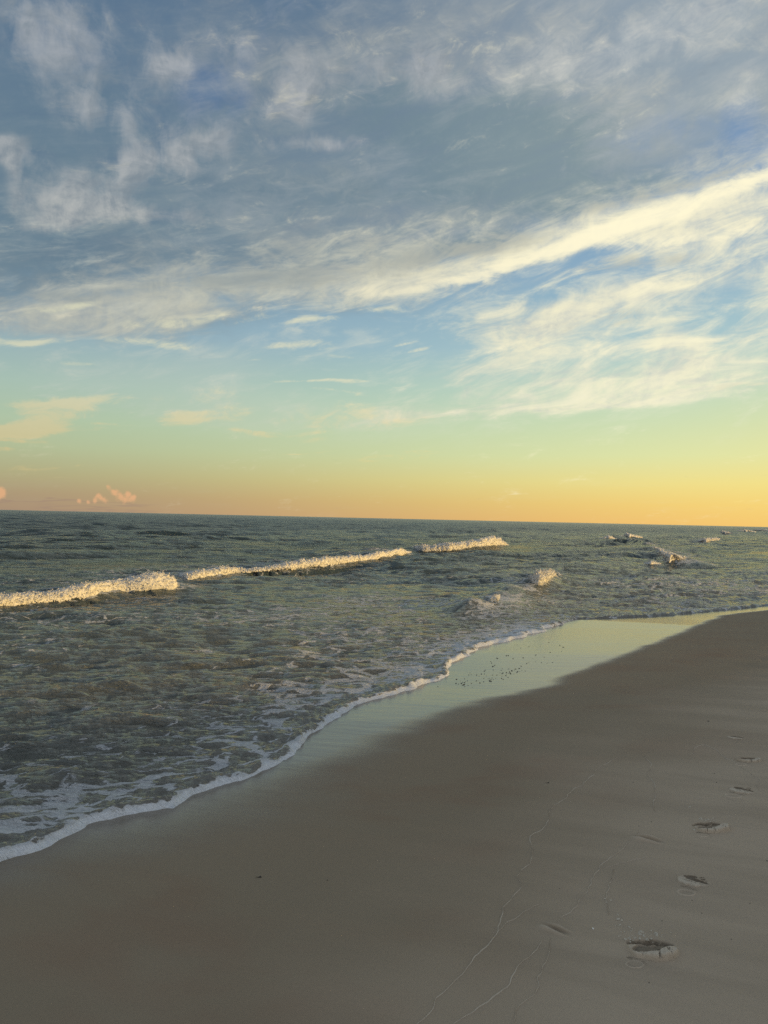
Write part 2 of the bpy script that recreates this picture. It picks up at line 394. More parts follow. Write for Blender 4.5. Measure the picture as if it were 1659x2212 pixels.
def mesh_from(name, V, F, mats, parent=None, smooth_=True, attrs=None):
    me = bpy.data.meshes.new(name)
    V = np.asarray(V, dtype=np.float32); F = np.asarray(F, dtype=np.int32)
    k = F.shape[1]
    me.vertices.add(len(V)); me.vertices.foreach_set('co', V.ravel())
    me.loops.add(F.size); me.loops.foreach_set('vertex_index', F.ravel())
    me.polygons.add(len(F)); me.polygons.foreach_set('loop_start', np.arange(0, F.size, k, dtype=np.int32))
    me.polygons.foreach_set('use_smooth', np.full(len(F), smooth_, dtype=bool))
    for an, av in (attrs or {}).items():
        at = me.attributes.new(an, 'FLOAT', 'POINT'); at.data.foreach_set('value', np.asarray(av, dtype=np.float32).ravel())
    me.update(calc_edges=True); me.validate()
    for m in (mats if isinstance(mats, (list, tuple)) else [mats]): me.materials.append(m)
    o = bpy.data.objects.new(name, me); COL.objects.link(o)
    if parent: o.parent = parent
    return o

def grid_faces(n, m, keep=None):
    """quads of an n x m vertex grid"""
    i = np.arange(n - 1)[:, None] * m + np.arange(m - 1)[None, :]
    F = np.stack([i, i + 1, i + m + 1, i + m], -1).reshape(-1, 4)
    return F if keep is None else F[keep[F].any(1)]

# ------------------------------------------------------------------ materials
def new_mat(name):
    m = bpy.data.materials.new(name); m.use_nodes = True
    N.nt = m.node_tree; nt = m.node_tree
    p = nt.nodes['Principled BSDF']
    return m, nt, p

def attr(name):
    n = N.nt.nodes.new('ShaderNodeAttribute'); n.attribute_name = name
    return N(n.outputs['Fac'])

def pos(sx=1, sy=1, sz=1, rot=0.0):
    g = N.nt.nodes.new('ShaderNodeNewGeometry'); m = N.nt.nodes.new('ShaderNodeMapping'); m.vector_type = 'POINT'
    N.nt.links.new(g.outputs['Position'], m.inputs[0])
    r0 = N.nt.nodes.new('ShaderNodeVectorRotate'); r0.rotation_type = 'Z_AXIS'
    N.nt.links.new(g.outputs['Position'], r0.inputs['Vector']); r0.inputs['Angle'].default_value = rot
    N.nt.links.new(r0.outputs[0], m.inputs[0])
    m.inputs['Scale'].default_value = (sx, sy, sz)
    return m.outputs[0]

def bump(h, dist, strength=1.0, normal=None):
    b = N.nt.nodes.new('ShaderNodeBump'); b.inputs['Strength'].default_value = strength
    b.inputs['Distance'].default_value = dist
    link(h, b.inputs['Height'])
    if normal is not None: N.nt.links.new(normal, b.inputs['Normal'])
    return b.outputs[0]

SHORE_ROT = math.atan2(0.89, 0.456)        # the water's edge runs this way past the camera

# sand: dry grey grains up the beach, browner where damp, mirror wet by the water
M_SAND, nt, p = new_mat('sand')
wet = attr('wet'); damp = attr('damp')
fl = noise(pos(0.5, 3.2, 1.0, R(28.0)), 1.0, 5.0, 0.55, 0.4)          # backwash streaks
blot = noise(pos(), 0.55, 4.0, 0.5, 0.3)
grain = noise(pos(), 420.0, 3.0, 0.7)
grain2 = noise(pos(1, 2.2, 1, R(20.0)), 75.0, 4.0, 0.62)
dryc = mixc(grain, (0.365, 0.296, 0.216), (0.555, 0.452, 0.332))
dampc = mixc(grain, (0.222, 0.175, 0.120), (0.335, 0.265, 0.182))
redp = noise(pos(1, 1.6, 1, R(20)), 0.8, 4.0, 0.55, 0.3)
dampc = mixc(sstep(redp, 0.48, 0.66) * 0.6, dampc, mixc(grain, (0.215, 0.148, 0.098), (0.32, 0.22, 0.148)))
dryc = mixc(sstep(fl, 0.35, 0.68) * 0.30, dryc, (0.24, 0.195, 0.145)); dampc = mixc(sstep(fl, 0.35, 0.68) * 0.35, dampc, (0.29, 0.24, 0.17))
base = mixc((damp + (blot - 0.5) * 0.3 + (fl - 0.5) * 0.25).cl(), dryc, dampc)
wetc = mixc(fl, (0.15, 0.124, 0.09), (0.20, 0.165, 0.12))
w_ = (wet + (fl - 0.5) * 0.5 * sstep(wet, 0.02, 0.4) * sstep(wet, 0.98, 0.6)).cl()
lf = attr('print_shade')                         # footprint light and shade put into the colour: plates paler, pits darker
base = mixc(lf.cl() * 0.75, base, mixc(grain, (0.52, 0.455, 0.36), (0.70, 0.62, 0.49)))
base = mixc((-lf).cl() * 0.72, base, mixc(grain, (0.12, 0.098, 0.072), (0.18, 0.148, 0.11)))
base = mixc(w_, base, wetc)
link(base, p.inputs['Base Color'])
link(mixc(w_, (0.92,) * 3, (0.14,) * 3), p.inputs['Roughness'])
link(remap(w_, 0.0, 1.0, 0.12, 0.9), p.inputs['Specular IOR Level']); p.inputs['IOR'].default_value = 1.4
hgt = grain * 0.35 + grain2 * 0.65
rip = noise(pos(0.9, 7.0, 1.0, R(24.0)), 1.6, 5.0, 0.6, 0.3)
b1 = bump(hgt * (1.0 - w_ * 0.9), 0.006, 0.8)
b2 = bump(rip * (1.0 - w_ * 0.6), 0.016, 0.5, b1)
N.nt.links.new(b2, p.inputs['Normal'])

# ------------------------------------------------------------------ beach
def beach_grid():
    # rings about the viewer: fine close by, coarse far off
    th = np.concatenate([np.linspace(-178, -60, 60, endpoint=False), np.linspace(-60, -31, 60, endpoint=False), np.linspace(-31, 31, 520, endpoint=False), np.linspace(31, 60, 90, endpoint=False), np.linspace(60, 182, 70)])
    r = np.concatenate([[0.02, 0.5], 0.9 * np.exp(np.arange(0, 1300) * 0.0053)])
    r = r[r < 900]
    T, Rr = np.meshgrid(R(1.0) * th, r)
    return Rr * np.sin(T), Rr * np.cos(T)

# wet edge of the last wave, surveyed on the photograph
_we = [(-900, 2700), (-300, 2080), (0, 1925), (250, 1870), (450, 1815), (600, 1760), (730, 1700), (830, 1640), (880, 1590), (960, 1555), (1060, 1520), (1200, 1478), (1290, 1442), (1440, 1388), (1520, 1350), (1570, 1330), (1659, 1319)]
WET = np.array([hit_sand(u, v) for u, v in _we]); 
_e = WET[-1] - WET[-2]; WET = np.vstack([WET, WET[-1] + _e / np.linalg.norm(_e) * 60])
# edge of the drier sand
_de = [(-200, 2900), (600, 2300), (830, 2080), (960, 1960), (1080, 1850), (1160, 1730), (1320, 1620), (1480, 1560), (1640, 1480), (1800, 1420)]
DRY = np.array([hit_sand(u, v) for u, v in _de])

bx, by = beach_grid()
bz, bd = sand_base(bx, by)
wd_ = poly_dist(bx, by, WET)
dist = np.hypot(bx, by)
soft = 0.20 + 0.95 * smooth(dist, 9.0, 2.0)
wv = fbm(bx * 1.1, by * 1.1, 3, 0.5, 9) * 0.3 * smooth(dist, 14, 4) + fbm(bx * 0.4, by * 3.0, 3, 0.5, 12) * 0.12
wetv = smooth(wd_ + wv, -soft * 0.45, soft)
dampv = smooth(poly_dist(bx, by, DRY) + fbm(bx * 0.7, by * 0.7, 3, 0.5, 22) * 0.8, -1.2, 1.0)
# low relief: wind and backwash streaks, soft dimples on the drier sand
c_, s_ = math.cos(R(24)), math.sin(R(24))
def relief_at(x, y, d):
    up = -d; dr = smooth(up, 2.3, 5.0); dr2 = smooth(up, 3.2, 4.8)
    a, b = x * c_ - y * s_, x * s_ + y * c_
    r_ = fbm(a * 1.0, b * 5.0, 4, 0.5, 51) * (0.016 * dr + 0.030 * dr2) + fbm(x * 3.0, y * 3.0, 3, 0.5, 57) * 0.008 * dr
    r_ += (0.25 - np.abs(fbm(a * 2.2, b * 9.0, 3, 0.55, 59))) * 0.012 * dr2
    pm = smooth(fbm(x * 0.9, y * 0.9, 2, 0.5, 65), -0.10, 0.22)
    r_ += (0.22 - np.abs(fbm(a * 3.0, b * 13.0, 3, 0.55, 67))) * 0.030 * dr2 * pm
    dm = fbm(a * 3.0, b * 5.0, 2, 0.5, 61)
    r_ -= smooth(dm, 0.24, 0.46) * 0.024 * dr2
    r_ += fbm(x * 0.5, y * 0.5, 3, 0.5, 63) * 0.018 * smooth(up, 0.6, 3.0)
    return r_ * smooth(np.hypot(x, y), 140, 30)
def sand_z(x, y):
    x, y = np.array([x]), np.array([y]); z, d = sand_base(x, y)
    return float((z + relief_at(x, y, d))[0])
relief = relief_at(bx, by, bd)
PRINTS = [   # surveyed middle, length in m, turn in degrees, shape, label
    ((1409, 2056), 0.186, -4, 'slab_a', 'largest footprint with a high cracked front edge and crumbs behind it'),
    ((1500, 1900), 0.146, -24, 'toes', 'footprint with five clear toe marks and broken plates of sand beside its heel'),
    ((1535, 1786), 0.180, 3, 'slab_b', 'footprint with a pale rounded raised edge split by one crack'),
    ((1604, 1706), 0.150, -20, 'toes', 'narrow slanting footprint with toe marks and a thin ridge along its sole'),
    ((1615, 1642), 0.158, 2, 'slab_b', 'small footprint seen almost edge on, next to last of the trail'),
    ((1590, 1594), 0.13, -12, 'toes', 'smallest and farthest footprint of the trail'),
    ((1395, 1811), 0.165, -20, 'faint', 'faint washed out footprint with a soft ridge, beside the trail'),
    ((1195, 2012), 0.135, -28, 'faint', 'faint crescent footprint crossed by a thin line, nearest the sea'),
    ((1370, 2089), 0.072, 0, 'ring', 'round heel mark in front of the largest footprint'),
    ((1482, 1927), 0.090, -8, 'ring', 'shallow heel mark with a thin rim below the footprint with clear toes'),
    ((1518, 1803), 0.062, 0, 'ring', 'small half round heel mark under the rounded footprint'),
    ((1584, 1720), 0.105, -10, 'ring', 'wide heel mark with a raised pointed end below the slanting footprint'),
    ((1601, 1652), 0.085, 0, 'ring', 'faint flat heel mark close below the next to last footprint'),
]
for q in PRINTS:
    cpt = hit_sand(*q[0])
    rr_ = np.hypot((bx - cpt[0]) / (q[1] * 0.60), (by - cpt[1]) / (q[1] * 0.62))
    relief -= (0.035 if q[3] not in ('ring', 'faint') else 0.02) * smooth(rr_, 1.0, 0.72) 
bz = bz + relief
far = dist > 700
bz[far & (bd < 0)] -= 0
sand = mesh_from('beach', np.stack([bx, by, bz], -1).reshape(-1, 3), grid_faces(*bx.shape)[:, ::-1], M_SAND, attrs={'wet': wetv, 'damp': dampv})
tag(sand, 'smooth grey brown sand beach sloping down to the water', 'beach', kind='structure')
# ------------------------------------------------------------------ breaking waves: surveyed toe and crest lines
def resample(P, n):
    P = np.asarray(P, float); s = np.r_[0, np.cumsum(np.hypot(*np.diff(P, axis=0).T))]
    t = np.linspace(0, s[-1], n)
    return np.stack([np.interp(t, s, P[:, 0]), np.interp(t, s, P[:, 1])], 1)

class Breaker:
    def __init__(b, toe, crest, depth_back=0.9, lean=0.25):
        b.n = 60
        tp = resample(toe, b.n); cp = resample(crest, b.n)
        b.toe = np.array([on_plane(u, v) for u, v in tp])
        C = []
        for (u, v), t in zip(cp, b.toe):
            d = ray(u, v); dh = math.hypot(d.x, d.y)
            rr = np.hypot(*t) + lean
            C.append((d.x / dh * rr, d.y / dh * rr, CAM_H + d.z / dh * rr))
        b.crest = np.array(C); b.back = depth_back
        b.len = float(np.sum(np.hypot(*np.diff(b.toe, axis=0).T)))

BRK = [
    ('long white breaking wave at the left edge of the sea', Breaker([(-330, 1352), (-160, 1336), (0, 1313), (88, 1304), (183, 1297), (260, 1284), (306, 1283), (375, 1280), (392, 1274)],
        [(-330, 1325), (-160, 1310), (0, 1289), (61, 1281), (134, 1276), (191, 1260), (237, 1254), (298, 1249), (332, 1243), (367, 1248), (391, 1264)], 1.3, 0.35), 0.95),
    ('low narrow breaking wave with a dark gap in its foam', Breaker([(378, 1255), (409, 1257), (458, 1249), (493, 1243), (516, 1236), (550, 1235), (611, 1232), (628, 1231), (706, 1225), (772, 1216), (837, 1209), (891, 1197)],
        [(376, 1246), (412, 1239), (470, 1226), (508, 1227), (535, 1230), (573, 1226), (626, 1215), (680, 1209), (723, 1205), (791, 1202), (837, 1189), (857, 1184), (891, 1193)], 1.3, 0.35), 0.9),
    ('breaking wave farthest out in the long line of foam, ending in open water', Breaker([(880, 1188), (915, 1194), (968, 1194), (1026, 1189), (1070, 1184), (1098, 1178)],
        [(878, 1184), (941, 1178), (994, 1173), (1040, 1167), (1062, 1165), (1099, 1175)], 2.2, 0.6), 0.9),
    ('short golden breaking wave with a dark curling face', Breaker([(1106, 1266), (1130, 1273), (1160, 1278), (1178, 1275), (1190, 1264), (1200, 1253)],
        [(1105, 1260), (1122, 1256), (1142, 1250), (1160, 1240), (1178, 1235), (1192, 1239), (1201, 1249)], 0.6, 0.35), 0.85),
    ('tiny curl of foam on the dark face before the short golden wave', Breaker([(1107, 1281), (1114, 1287), (1126, 1292), (1136, 1291)],
        [(1106, 1274), (1112, 1274), (1124, 1277), (1136, 1280)], 0.35, 0.2), 0.5),
    ('small pink tinged breaking wave nearest the foam covered shallows', Breaker([(1028, 1313), (1046, 1317), (1076, 1318), (1084, 1306)],
        [(1026, 1309), (1049, 1306), (1066, 1287), (1078, 1284), (1085, 1290)], 0.5, 0.3), 0.6),
    ('slanting breaking wave with foam widening towards the beach', Breaker([(1353, 1172), (1399, 1182), (1421, 1193), (1433, 1205), (1449, 1220), (1468, 1216), (1488, 1215)],
        [(1351, 1168), (1374, 1174), (1400, 1179), (1421, 1185), (1442, 1196), (1466, 1202), (1489, 1213)], 1.0, 0.4), 0.8),
    ('small clump of breaking foam beside the slanting wave', Breaker([(1384, 1219), (1406, 1221), (1430, 1220)], [(1383, 1217), (1406, 1212), (1431, 1217)], 0.7, 0.3), 0.8),
    ('tiny breaking wave far out, to one side of a slightly wider one', Breaker([(1298, 1165), (1315, 1167), (1334, 1167)], [(1297, 1163), (1315, 1158), (1335, 1165)], 1.5, 0.5), 0.8),
    ('slightly wider breaking wave far out below the horizon', Breaker([(1336, 1161), (1360, 1164), (1386, 1163)], [(1335, 1159), (1362, 1154), (1387, 1160)], 1.6, 0.6), 0.8),
    ('distant breaking wave with a smooth grey back beside the bright sandbar', Breaker([(1505, 1175), (1522, 1177), (1541, 1170), (1556, 1167)], [(1504, 1173), (1526, 1166), (1541, 1163), (1556, 1164)], 1.4, 0.6), 0.8),
    ('very distant breaking wave under the yellow horizon', Breaker([(1557, 1153), (1568, 1155), (1576, 1155)], [(1556, 1151), (1566, 1148), (1577, 1152)], 2.5, 0.8), 0.7),
    ('thin line of breaking foam running out at the side of the picture under the sunset', Breaker([(1628, 1147), (1648, 1148), (1672, 1150)], [(1628, 1145), (1648, 1144), (1672, 1148)], 3.0, 1.0), 0.7),
    ('farthest thin line of breaking foam near the end of the beach', Breaker([(1592, 1149), (1612, 1151), (1632, 1151)], [(1592, 1147), (1612, 1146), (1632, 1149)], 3.0, 1.0), 0.7),
]
# swells without foam: crest line, height in m, half width of the front, of the back
def swell_px(pts, h, wf, wb): return (np.array([on_plane(u, v) for u, v in pts]), h, wf, wb)
SWELLS = [swell_px([(1196, 1252), (1160, 1268), (1112, 1284), (1075, 1302), (1020, 1318)], 0.62, 0.45, 0.8), swell_px([(1300, 1178), (1352, 1172), (1400, 1184), (1440, 1205), (1500, 1220)], 0.55, 0.6, 1.0), swell_px([(1280, 1166), (1315, 1165), (1400, 1162)], 0.5, 0.7, 1.6),
          swell_px([(800, 1203), (838, 1199), (880, 1194)], 0.42, 0.5, 1.6), swell_px([(985, 1292), (1060, 1286), (1110, 1272), (1125, 1262)], 0.20, 0.35, 0.9),
          swell_px([(1010, 1308), (1070, 1299), (1120, 1290)], 0.13, 0.3, 0.6),
          swell_px([(1320, 1176), (1350, 1172), (1395, 1182)], 0.40, 0.6, 1.4), swell_px([(1440, 1166), (1488, 1160), (1545, 1167)], 0.42, 0.8, 2.0),
          swell_px([(1525, 1191), (1548, 1189), (1580, 1193)], 0.22, 0.4, 1.0), swell_px([(1350, 1297), (1430, 1297), (1500, 1292), (1524, 1288)], 0.085, 0.2, 0.5),
          swell_px([(700, 1290), (860, 1278), (960, 1282)], 0.08, 0.4, 0.9), swell_px([(120, 1165), (260, 1158), (420, 1166)], 0.30, 0.8, 2.0),
          swell_px([(0, 1153), (60, 1150), (150, 1158)], 0.30, 1.0, 2.5), swell_px([(1265, 1160), (1310, 1164), (1400, 1160)], 0.35, 0.8, 2.0),
          swell_px([(1580, 1152), (1600, 1151), (1659, 1156)], 0.5, 1.0, 3.0), swell_px([(1000, 1240), (1180, 1252), (1330, 1222)], 0.07, 0.3, 1.0),
          swell_px([(1500, 1232), (1580, 1228), (1680, 1232)], 0.10, 0.4, 0.9), swell_px([(500, 1390), (640, 1382), (760, 1392)], 0.035, 0.15, 0.3)]

def water_grid():
    th = np.concatenate([np.linspace(-105, -45, 40, endpoint=False), np.linspace(-45, -30, 60, endpoint=False), np.linspace(-30, 30, 640, endpoint=False), np.linspace(30, 58, 110, endpoint=False), np.linspace(58, 80, 20)])
    r = np.concatenate([3.0 * np.exp(np.arange(0, 1200) * 0.0042), np.geomspace(3.0 * math.exp(1200 * 0.0042), 45000, 160)[1:]])
    T, Rr = np.meshgrid(R(1.0) * th, r)
    return Rr * np.sin(T), Rr * np.cos(T), Rr

gx, gy, gr = water_grid()
gd = poly_dist(gx, gy, SHORE)
lobe = fbm(gx * 1.3, gy * 1.3, 3, 0.55, 71) * 0.22 + fbm(gx * 5.0, gy * 5.0, 3, 0.5, 73) * 0.07
gd = gd + lobe * smooth(gd, 3.0, 0.2)
def ridged(x, y, octv, rough, seed):
    s = np.zeros_like(x); a = 1.0
    for i in range(octv):
        s += a * (0.25 - np.abs(vnoise(x, y, seed + i * 13))) * 2
        x, y = (x * 0.8 - y * 0.6) * 2.03 + 1.7, (x * 0.6 + y * 0.8) * 2.03 + 9.2; a *= rough
    return s
def rot(x, y, a):
    c, s = math.cos(R(a)), math.sin(R(a)); return x * c + y * s, y * c - x * s

gz = np.zeros_like(gx)
calm = np.exp(-((gx - on_plane(1640, 1198)[0]) / 5) ** 2 - ((gy - on_plane(1640, 1198)[1]) / 3) ** 2)
mod = 1.0 + 0.9 * fbm(gx * 0.12, gy * 0.12, 3, 0.5, 5)                       # gusty patches
smoothpatch = smooth(fbm(*[q * k for q, k in zip(rot(gx, gy, 64), (0.025, 0.10))], 3, 0.5, 6), 0.0, 0.35) * smooth(gd, 6, 14)
mod = np.clip(mod, 0.25, 2.0) * (1 - 0.5 * smoothpatch) * (1 - 0.95 * calm)
for lam, slope, ang, seed in ((14, 0.030, 60, 1), (7.0, 0.045, 52, 2), (3.4, 0.055, 34, 3), (1.7, 0.066, 12, 4), (0.9, 0.090, 22, 5), (0.48, 0.135, -4, 6), (0.25, 0.13, 14, 7), (0.13, 0.11, 4, 8)):
    a, b = rot(gx, gy, ang)
    wob = fbm(gx / lam * 0.35, gy / lam * 0.35, 2, 0.5, 90 + seed) * 0.9
    n = vnoise(a / lam * 1.0 + wob, b / lam * 3.2 + wob, 200 + seed)
    n = 0.55 * n + 0.45 * (0.22 - np.abs(vnoise(a / lam * 0.8 - wob, b / lam * 3.0, 230 + seed)))
    amp = slope * lam * 1.15
    fade = smooth(gr * 0.0042 * 3.2, lam * 1.6, lam * 0.55)                  # only what the mesh can carry
    shore_f = np.clip(gd / (lam * 2.2), 0, 1) ** 0.8                           # the sea calms into the shallows
    amp = amp * (1 + 0.5 * smooth(gr, 14, 40))
    gz += amp * n * fade * shore_f * (mod if lam < 5 else 1.0)
for P, h, wf, wb in SWELLS:
    q = poly_dist(gx, gy, P) 
    f = np.exp(-np.where(q < 0, (q / wf) ** 2, (q / wb) ** 2))
    gz += 0.36 * h * f * (gd > 0.3) * (0.85 + 0.6 * fbm(gx * 1.2, gy * 1.2, 2, 0.5, 44))
foam = np.zeros_like(gx)
for lab, b, hk in BRK:
    P = b.crest[:, :2]; q = poly_dist(gx, gy, P[::4])
    near = np.abs(q) < 9
    idx = np.argmin((gx[near][:, None] - P[None, ::3, 0]) ** 2 + (gy[near][:, None] - P[None, ::3, 1]) ** 2, 1)
    hn = np.maximum(b.crest[::3, 2][idx], 0); P3 = P[::3]
    tg = np.gradient(P3, axis=0); tg = np.stack([np.convolve(np.pad(tg[:, j], 3, 'edge'), np.ones(7) / 7, 'valid') for j in (0, 1)], 1)
    tg /= np.linalg.norm(tg, axis=1)[:, None] + 1e-9
    if b.len < 6.0:
        av = b.toe.mean(0) / np.linalg.norm(b.toe.mean(0)); tg = tg * 0 + np.array([av[1], -av[0]])
    ddx, ddy = gx[near] - P3[idx, 0], gy[near] - P3[idx, 1]
    qq = -ddx * tg[idx, 1] + ddy * tg[idx, 0]; al = np.abs(ddx * tg[idx, 0] + ddy * tg[idx, 1])
    wf, wb = 0.30 + 0.55 * hn, b.back * 1.5
    if b.len < 6.0: wf = wf + 0.25; hn = np.convolve(np.r_[b.crest[:, 2], b.crest[:, 2]], np.ones(15) / 15, 'same')[:60][::3][idx] * 0.8 + 0.2 * hn
    fall = np.exp(-(np.maximum(al - 0.2, 0) / (0.25 + 1.2 * hn)) ** 2)
    bumpz = np.exp(-np.where(qq < 0.12, ((qq - 0.12) / wf) ** 2, ((qq - 0.12) / wb) ** 2)) * hn * (0.52 if b.len > 6 else 0.5) * fall
    g0 = gz[near]; gz[near] = np.maximum(g0, g0 * 0.5 + bumpz) * (bumpz > 0.01) + g0 * (bumpz <= 0.01)
    foam[near] = np.maximum(foam[near], (0.72 if b.len > 6 else 0.85) * np.exp(-np.where(qq < 0, (qq / 0.4) ** 2, (qq / (b.back * 2.6)) ** 2)) * np.clip(hn / 0.2, 0, 1) * fall)
# swash lip: the thin front edge of the water lying on the sand
lip = smooth(gd, -0.03, 0.05) * (0.020 + 0.022 * np.exp(-((gd - 0.07) / 0.07) ** 2)) - 0.03 * smooth(gd, 0.0, -0.06)
lumps = (fbm(gx * 9, gy * 9, 3, 0.55, 81) * 0.030 + fbm(gx * 3, gy * 3, 2, 0.5, 83) * 0.03) * np.exp(-(gd / 0.35) ** 2) * smooth(gd, -0.02, 0.08)
gz = gz + lip + np.maximum(lumps, -0.012)
sz, _sd_ = sand_base(gx, gy)
gz = np.where((gd < 3.0) & (gd > 0.02), np.maximum(gz, sz + 0.012), gz)
gz = np.where(gd <= -0.05, np.minimum(gz, sz - 0.05), gz)

# where foam lies (laced by the material)
def blob(u, v, ru, rv, amp):
    c = on_plane(u, v); a, b = rot(gx - c[0], gy - c[1], 63)
    return amp * np.exp(-(a / ru) ** 2 - (b / rv) ** 2)
edge = np.exp(-(np.maximum(gd, 0) / (0.050 * (1 + 1.6 * fbm(gx * 2.2, gy * 2.2, 3, 0.55, 87)).clip(0.35, 2))) ** 2)
rim = 1.0 - 0.75 * smooth(gx, 2.6, 4.6) + 0.25 * smooth(gx, 12, 20)
foam = np.maximum(foam, 1.15 * edge * rim)
patch = 0.5 + 1.1 * fbm(gx * 0.35, gy * 0.35, 3, 0.55, 33)
foam = np.maximum(foam, (0.36 * np.exp(-(np.maximum(gd - 0.1, 0) / 1.1) ** 2) + 0.30 * np.exp(-(np.maximum(gd, 0) / 4.0) ** 2)) * (0.7 + 0.5 * patch) * (0.25 + 0.75 * rim) * (0.5 + 0.5 * smooth(gd, 0.06, 0.40)))
foam = np.maximum(foam, blob(1135, 1285, 1.2, 0.5, 0.7)); foam = np.maximum(foam, blob(1060, 1325, 1.4, 0.5, 0.75)); foam = np.maximum(foam, blob(1120, 1370, 3.6, 1.1, 0.80)); foam = np.maximum(foam, blob(1000, 1400, 3.2, 1.3, 0.68)); foam = np.maximum(foam, blob(1080, 1325, 2.5, 0.9, 0.6))
foam = np.maximum(foam, blob(150, 1720, 1.2, 0.5, 0.55)); foam = np.maximum(foam, blob(440, 1410, 0.8, 0.3, 0.56)); foam = np.maximum(foam, blob(560, 1590, 1.0, 0.25, 0.6))
foam = np.maximum(foam, blob(620, 1220, 9.0, 2.5, 0.40)); foam = np.maximum(foam, blob(250, 1240, 7.0, 2.0, 0.40)); foam = np.maximum(foam, blob(850, 1345, 3.5, 0.9, 0.45))
foam = np.maximum(foam, 0.40 * smooth(gd, 18, 3) * np.clip(patch * 1.3, 0, 1.2))

# ------------------------------------------------------------------ water material
M_WATER, nt, p = new_mat('sea_water')
off = attr('offshore'); fo = attr('foam'); shadef = attr('calm')
body = ramp(remap(off, 0.0, 40.0, 0.0, 1.0), [(0.0, (0.17, 0.160, 0.135)), (0.05, (0.140, 0.146, 0.128)), (0.16, (0.098, 0.120, 0.112)), (0.4, (0.056, 0.082, 0.086)), (1.0, (0.020, 0.038, 0.044))])
P0 = pos()
wv1 = N.nt.nodes.new('ShaderNodeTexNoise'); N.nt.links.new(pos(1, 1, 1, 0), wv1.inputs['Vector']); wv1.inputs['Scale'].default_value = 2.2; wv1.inputs['Detail'].default_value = 4.0
wm = N.nt.nodes.new('ShaderNodeVectorMath'); wm.operation = 'MULTIPLY_ADD'; N.nt.links.new(wv1.outputs['Color'], wm.inputs[0]); wm.inputs[1].default_value = (0.55, 0.55, 0.0); N.nt.links.new(P0, wm.inputs[2])
flat = N.nt.nodes.new('ShaderNodeVectorMath'); flat.operation = 'MULTIPLY'; N.nt.links.new(wm.outputs[0], flat.inputs[0]); flat.inputs[1].default_value = (1, 1, 0)
def voro(scale):
    v = N.nt.nodes.new('ShaderNodeTexVoronoi'); v.voronoi_dimensions = '2D'; v.feature = 'DISTANCE_TO_EDGE'
    rr = N.nt.nodes.new('ShaderNodeVectorRotate'); rr.rotation_type = 'Z_AXIS'; N.nt.links.new(flat.outputs[0], rr.inputs['Vector']); rr.inputs['Angle'].default_value = R(-28)
    mm = N.nt.nodes.new('ShaderNodeVectorMath'); mm.operation = 'MULTIPLY'; N.nt.links.new(rr.outputs[0], mm.inputs[0]); mm.inputs[1].default_value = (0.8, 1.5, 1)
    N.nt.links.new(mm.outputs[0], v.inputs['Vector']); v.inputs['Scale'].default_value = scale
    return N(v.outputs['Distance'])
v1, v2, v3 = voro(3.2), voro(8.0), voro(1.15)
lace = (1.0 - sstep(v1, 0.0, 0.26)) * 0.55 + (1.0 - sstep(v2, 0.0, 0.30)) * 0.30 + (1.0 - sstep(v3, 0.0, 0.16)) * 0.35
fn = noise(flat.outputs[0], 5.0, 6.0, 0.62)
fn2 = noise(pos(0.6, 1.4, 1, R(-28)), 1.1, 5.0, 0.6, 0.6)
ff = sstep(fo * 1.15 + lace * 0.80 + (fn - 0.5) * 0.7 + (fn2 - 0.5) * 1.2, 0.95, 1.16)
ff = (ff * sstep(fo, 0.03, 0.2) * (0.72 + 0.28 * sstep(fo, 0.55, 0.95))).cl()
bub = noise(pos(), 30.0, 5.0, 0.7)
link(mixc(ff, body, mixc(bub, (0.52, 0.55, 0.57), (0.80, 0.81, 0.82))), p.inputs['Base Color'])
rgh = remap(off, 3.0, 90.0, 0.07, 0.28) + 0.0
link(mixc(ff, mixc(0.0, (0, 0, 0), (0, 0, 0)), (1, 1, 1)), p.inputs['Roughness'])
rmix = N.nt.nodes.new('ShaderNodeMix'); link(ff * 0.9, rmix.inputs[0]); link(rgh, rmix.inputs[2]); rmix.inputs[3].default_value = 0.8
N.nt.links.new(rmix.outputs[0], p.inputs['Roughness'])
p.inputs['IOR'].default_value = 1.333
near_f = remap(off, 2.0, 60.0, 1.0, 0.5) * remap(off, 0.0, 0.8, 0.3, 1.0)
rp1 = 0.5 - (noise(pos(1.0, 3.6, 1.0, R(10)), 2.2, 5.0, 0.62, 0.5) - 0.5).ab() * 2.0
rp2 = noise(pos(1.0, 4.6, 1.0, R(2)), 6.5, 4.0, 0.62, 0.4)
rp3 = noise(pos(1.0, 3.2, 1.0, R(-8)), 0.9, 6.0, 0.66, 0.3)
bb = bump((rp1 * 0.6 + rp2 * 0.4) * near_f, 0.20, 1.0)
bb = bump(rp3 * remap(off, 5.0, 30.0, 0.0, 1.0), 0.6, 1.0, bb)
bb = bump(ff * (0.6 + bub * 0.5), 0.012, 0.9, bb)
N.nt.links.new(bb, p.inputs['Normal'])

keep = (gd > -0.12).ravel()
F = grid_faces(*gx.shape, keep=keep)[:, ::-1]
used = np.unique(F); re_ = np.full(gx.size, -1); re_[used] = np.arange(len(used))
V = np.stack([gx, gy, gz], -1).reshape(-1, 3)[used]
sea = mesh_from('sea_water', V, re_[F], M_WATER, attrs={'offshore': np.maximum(gd, 0).ravel()[used], 'foam': foam.ravel()[used], 'calm': calm.ravel()[used]})
tag(sea, 'green grey sea with low ripples and laced foam running up the sand', 'sea', kind='structure')
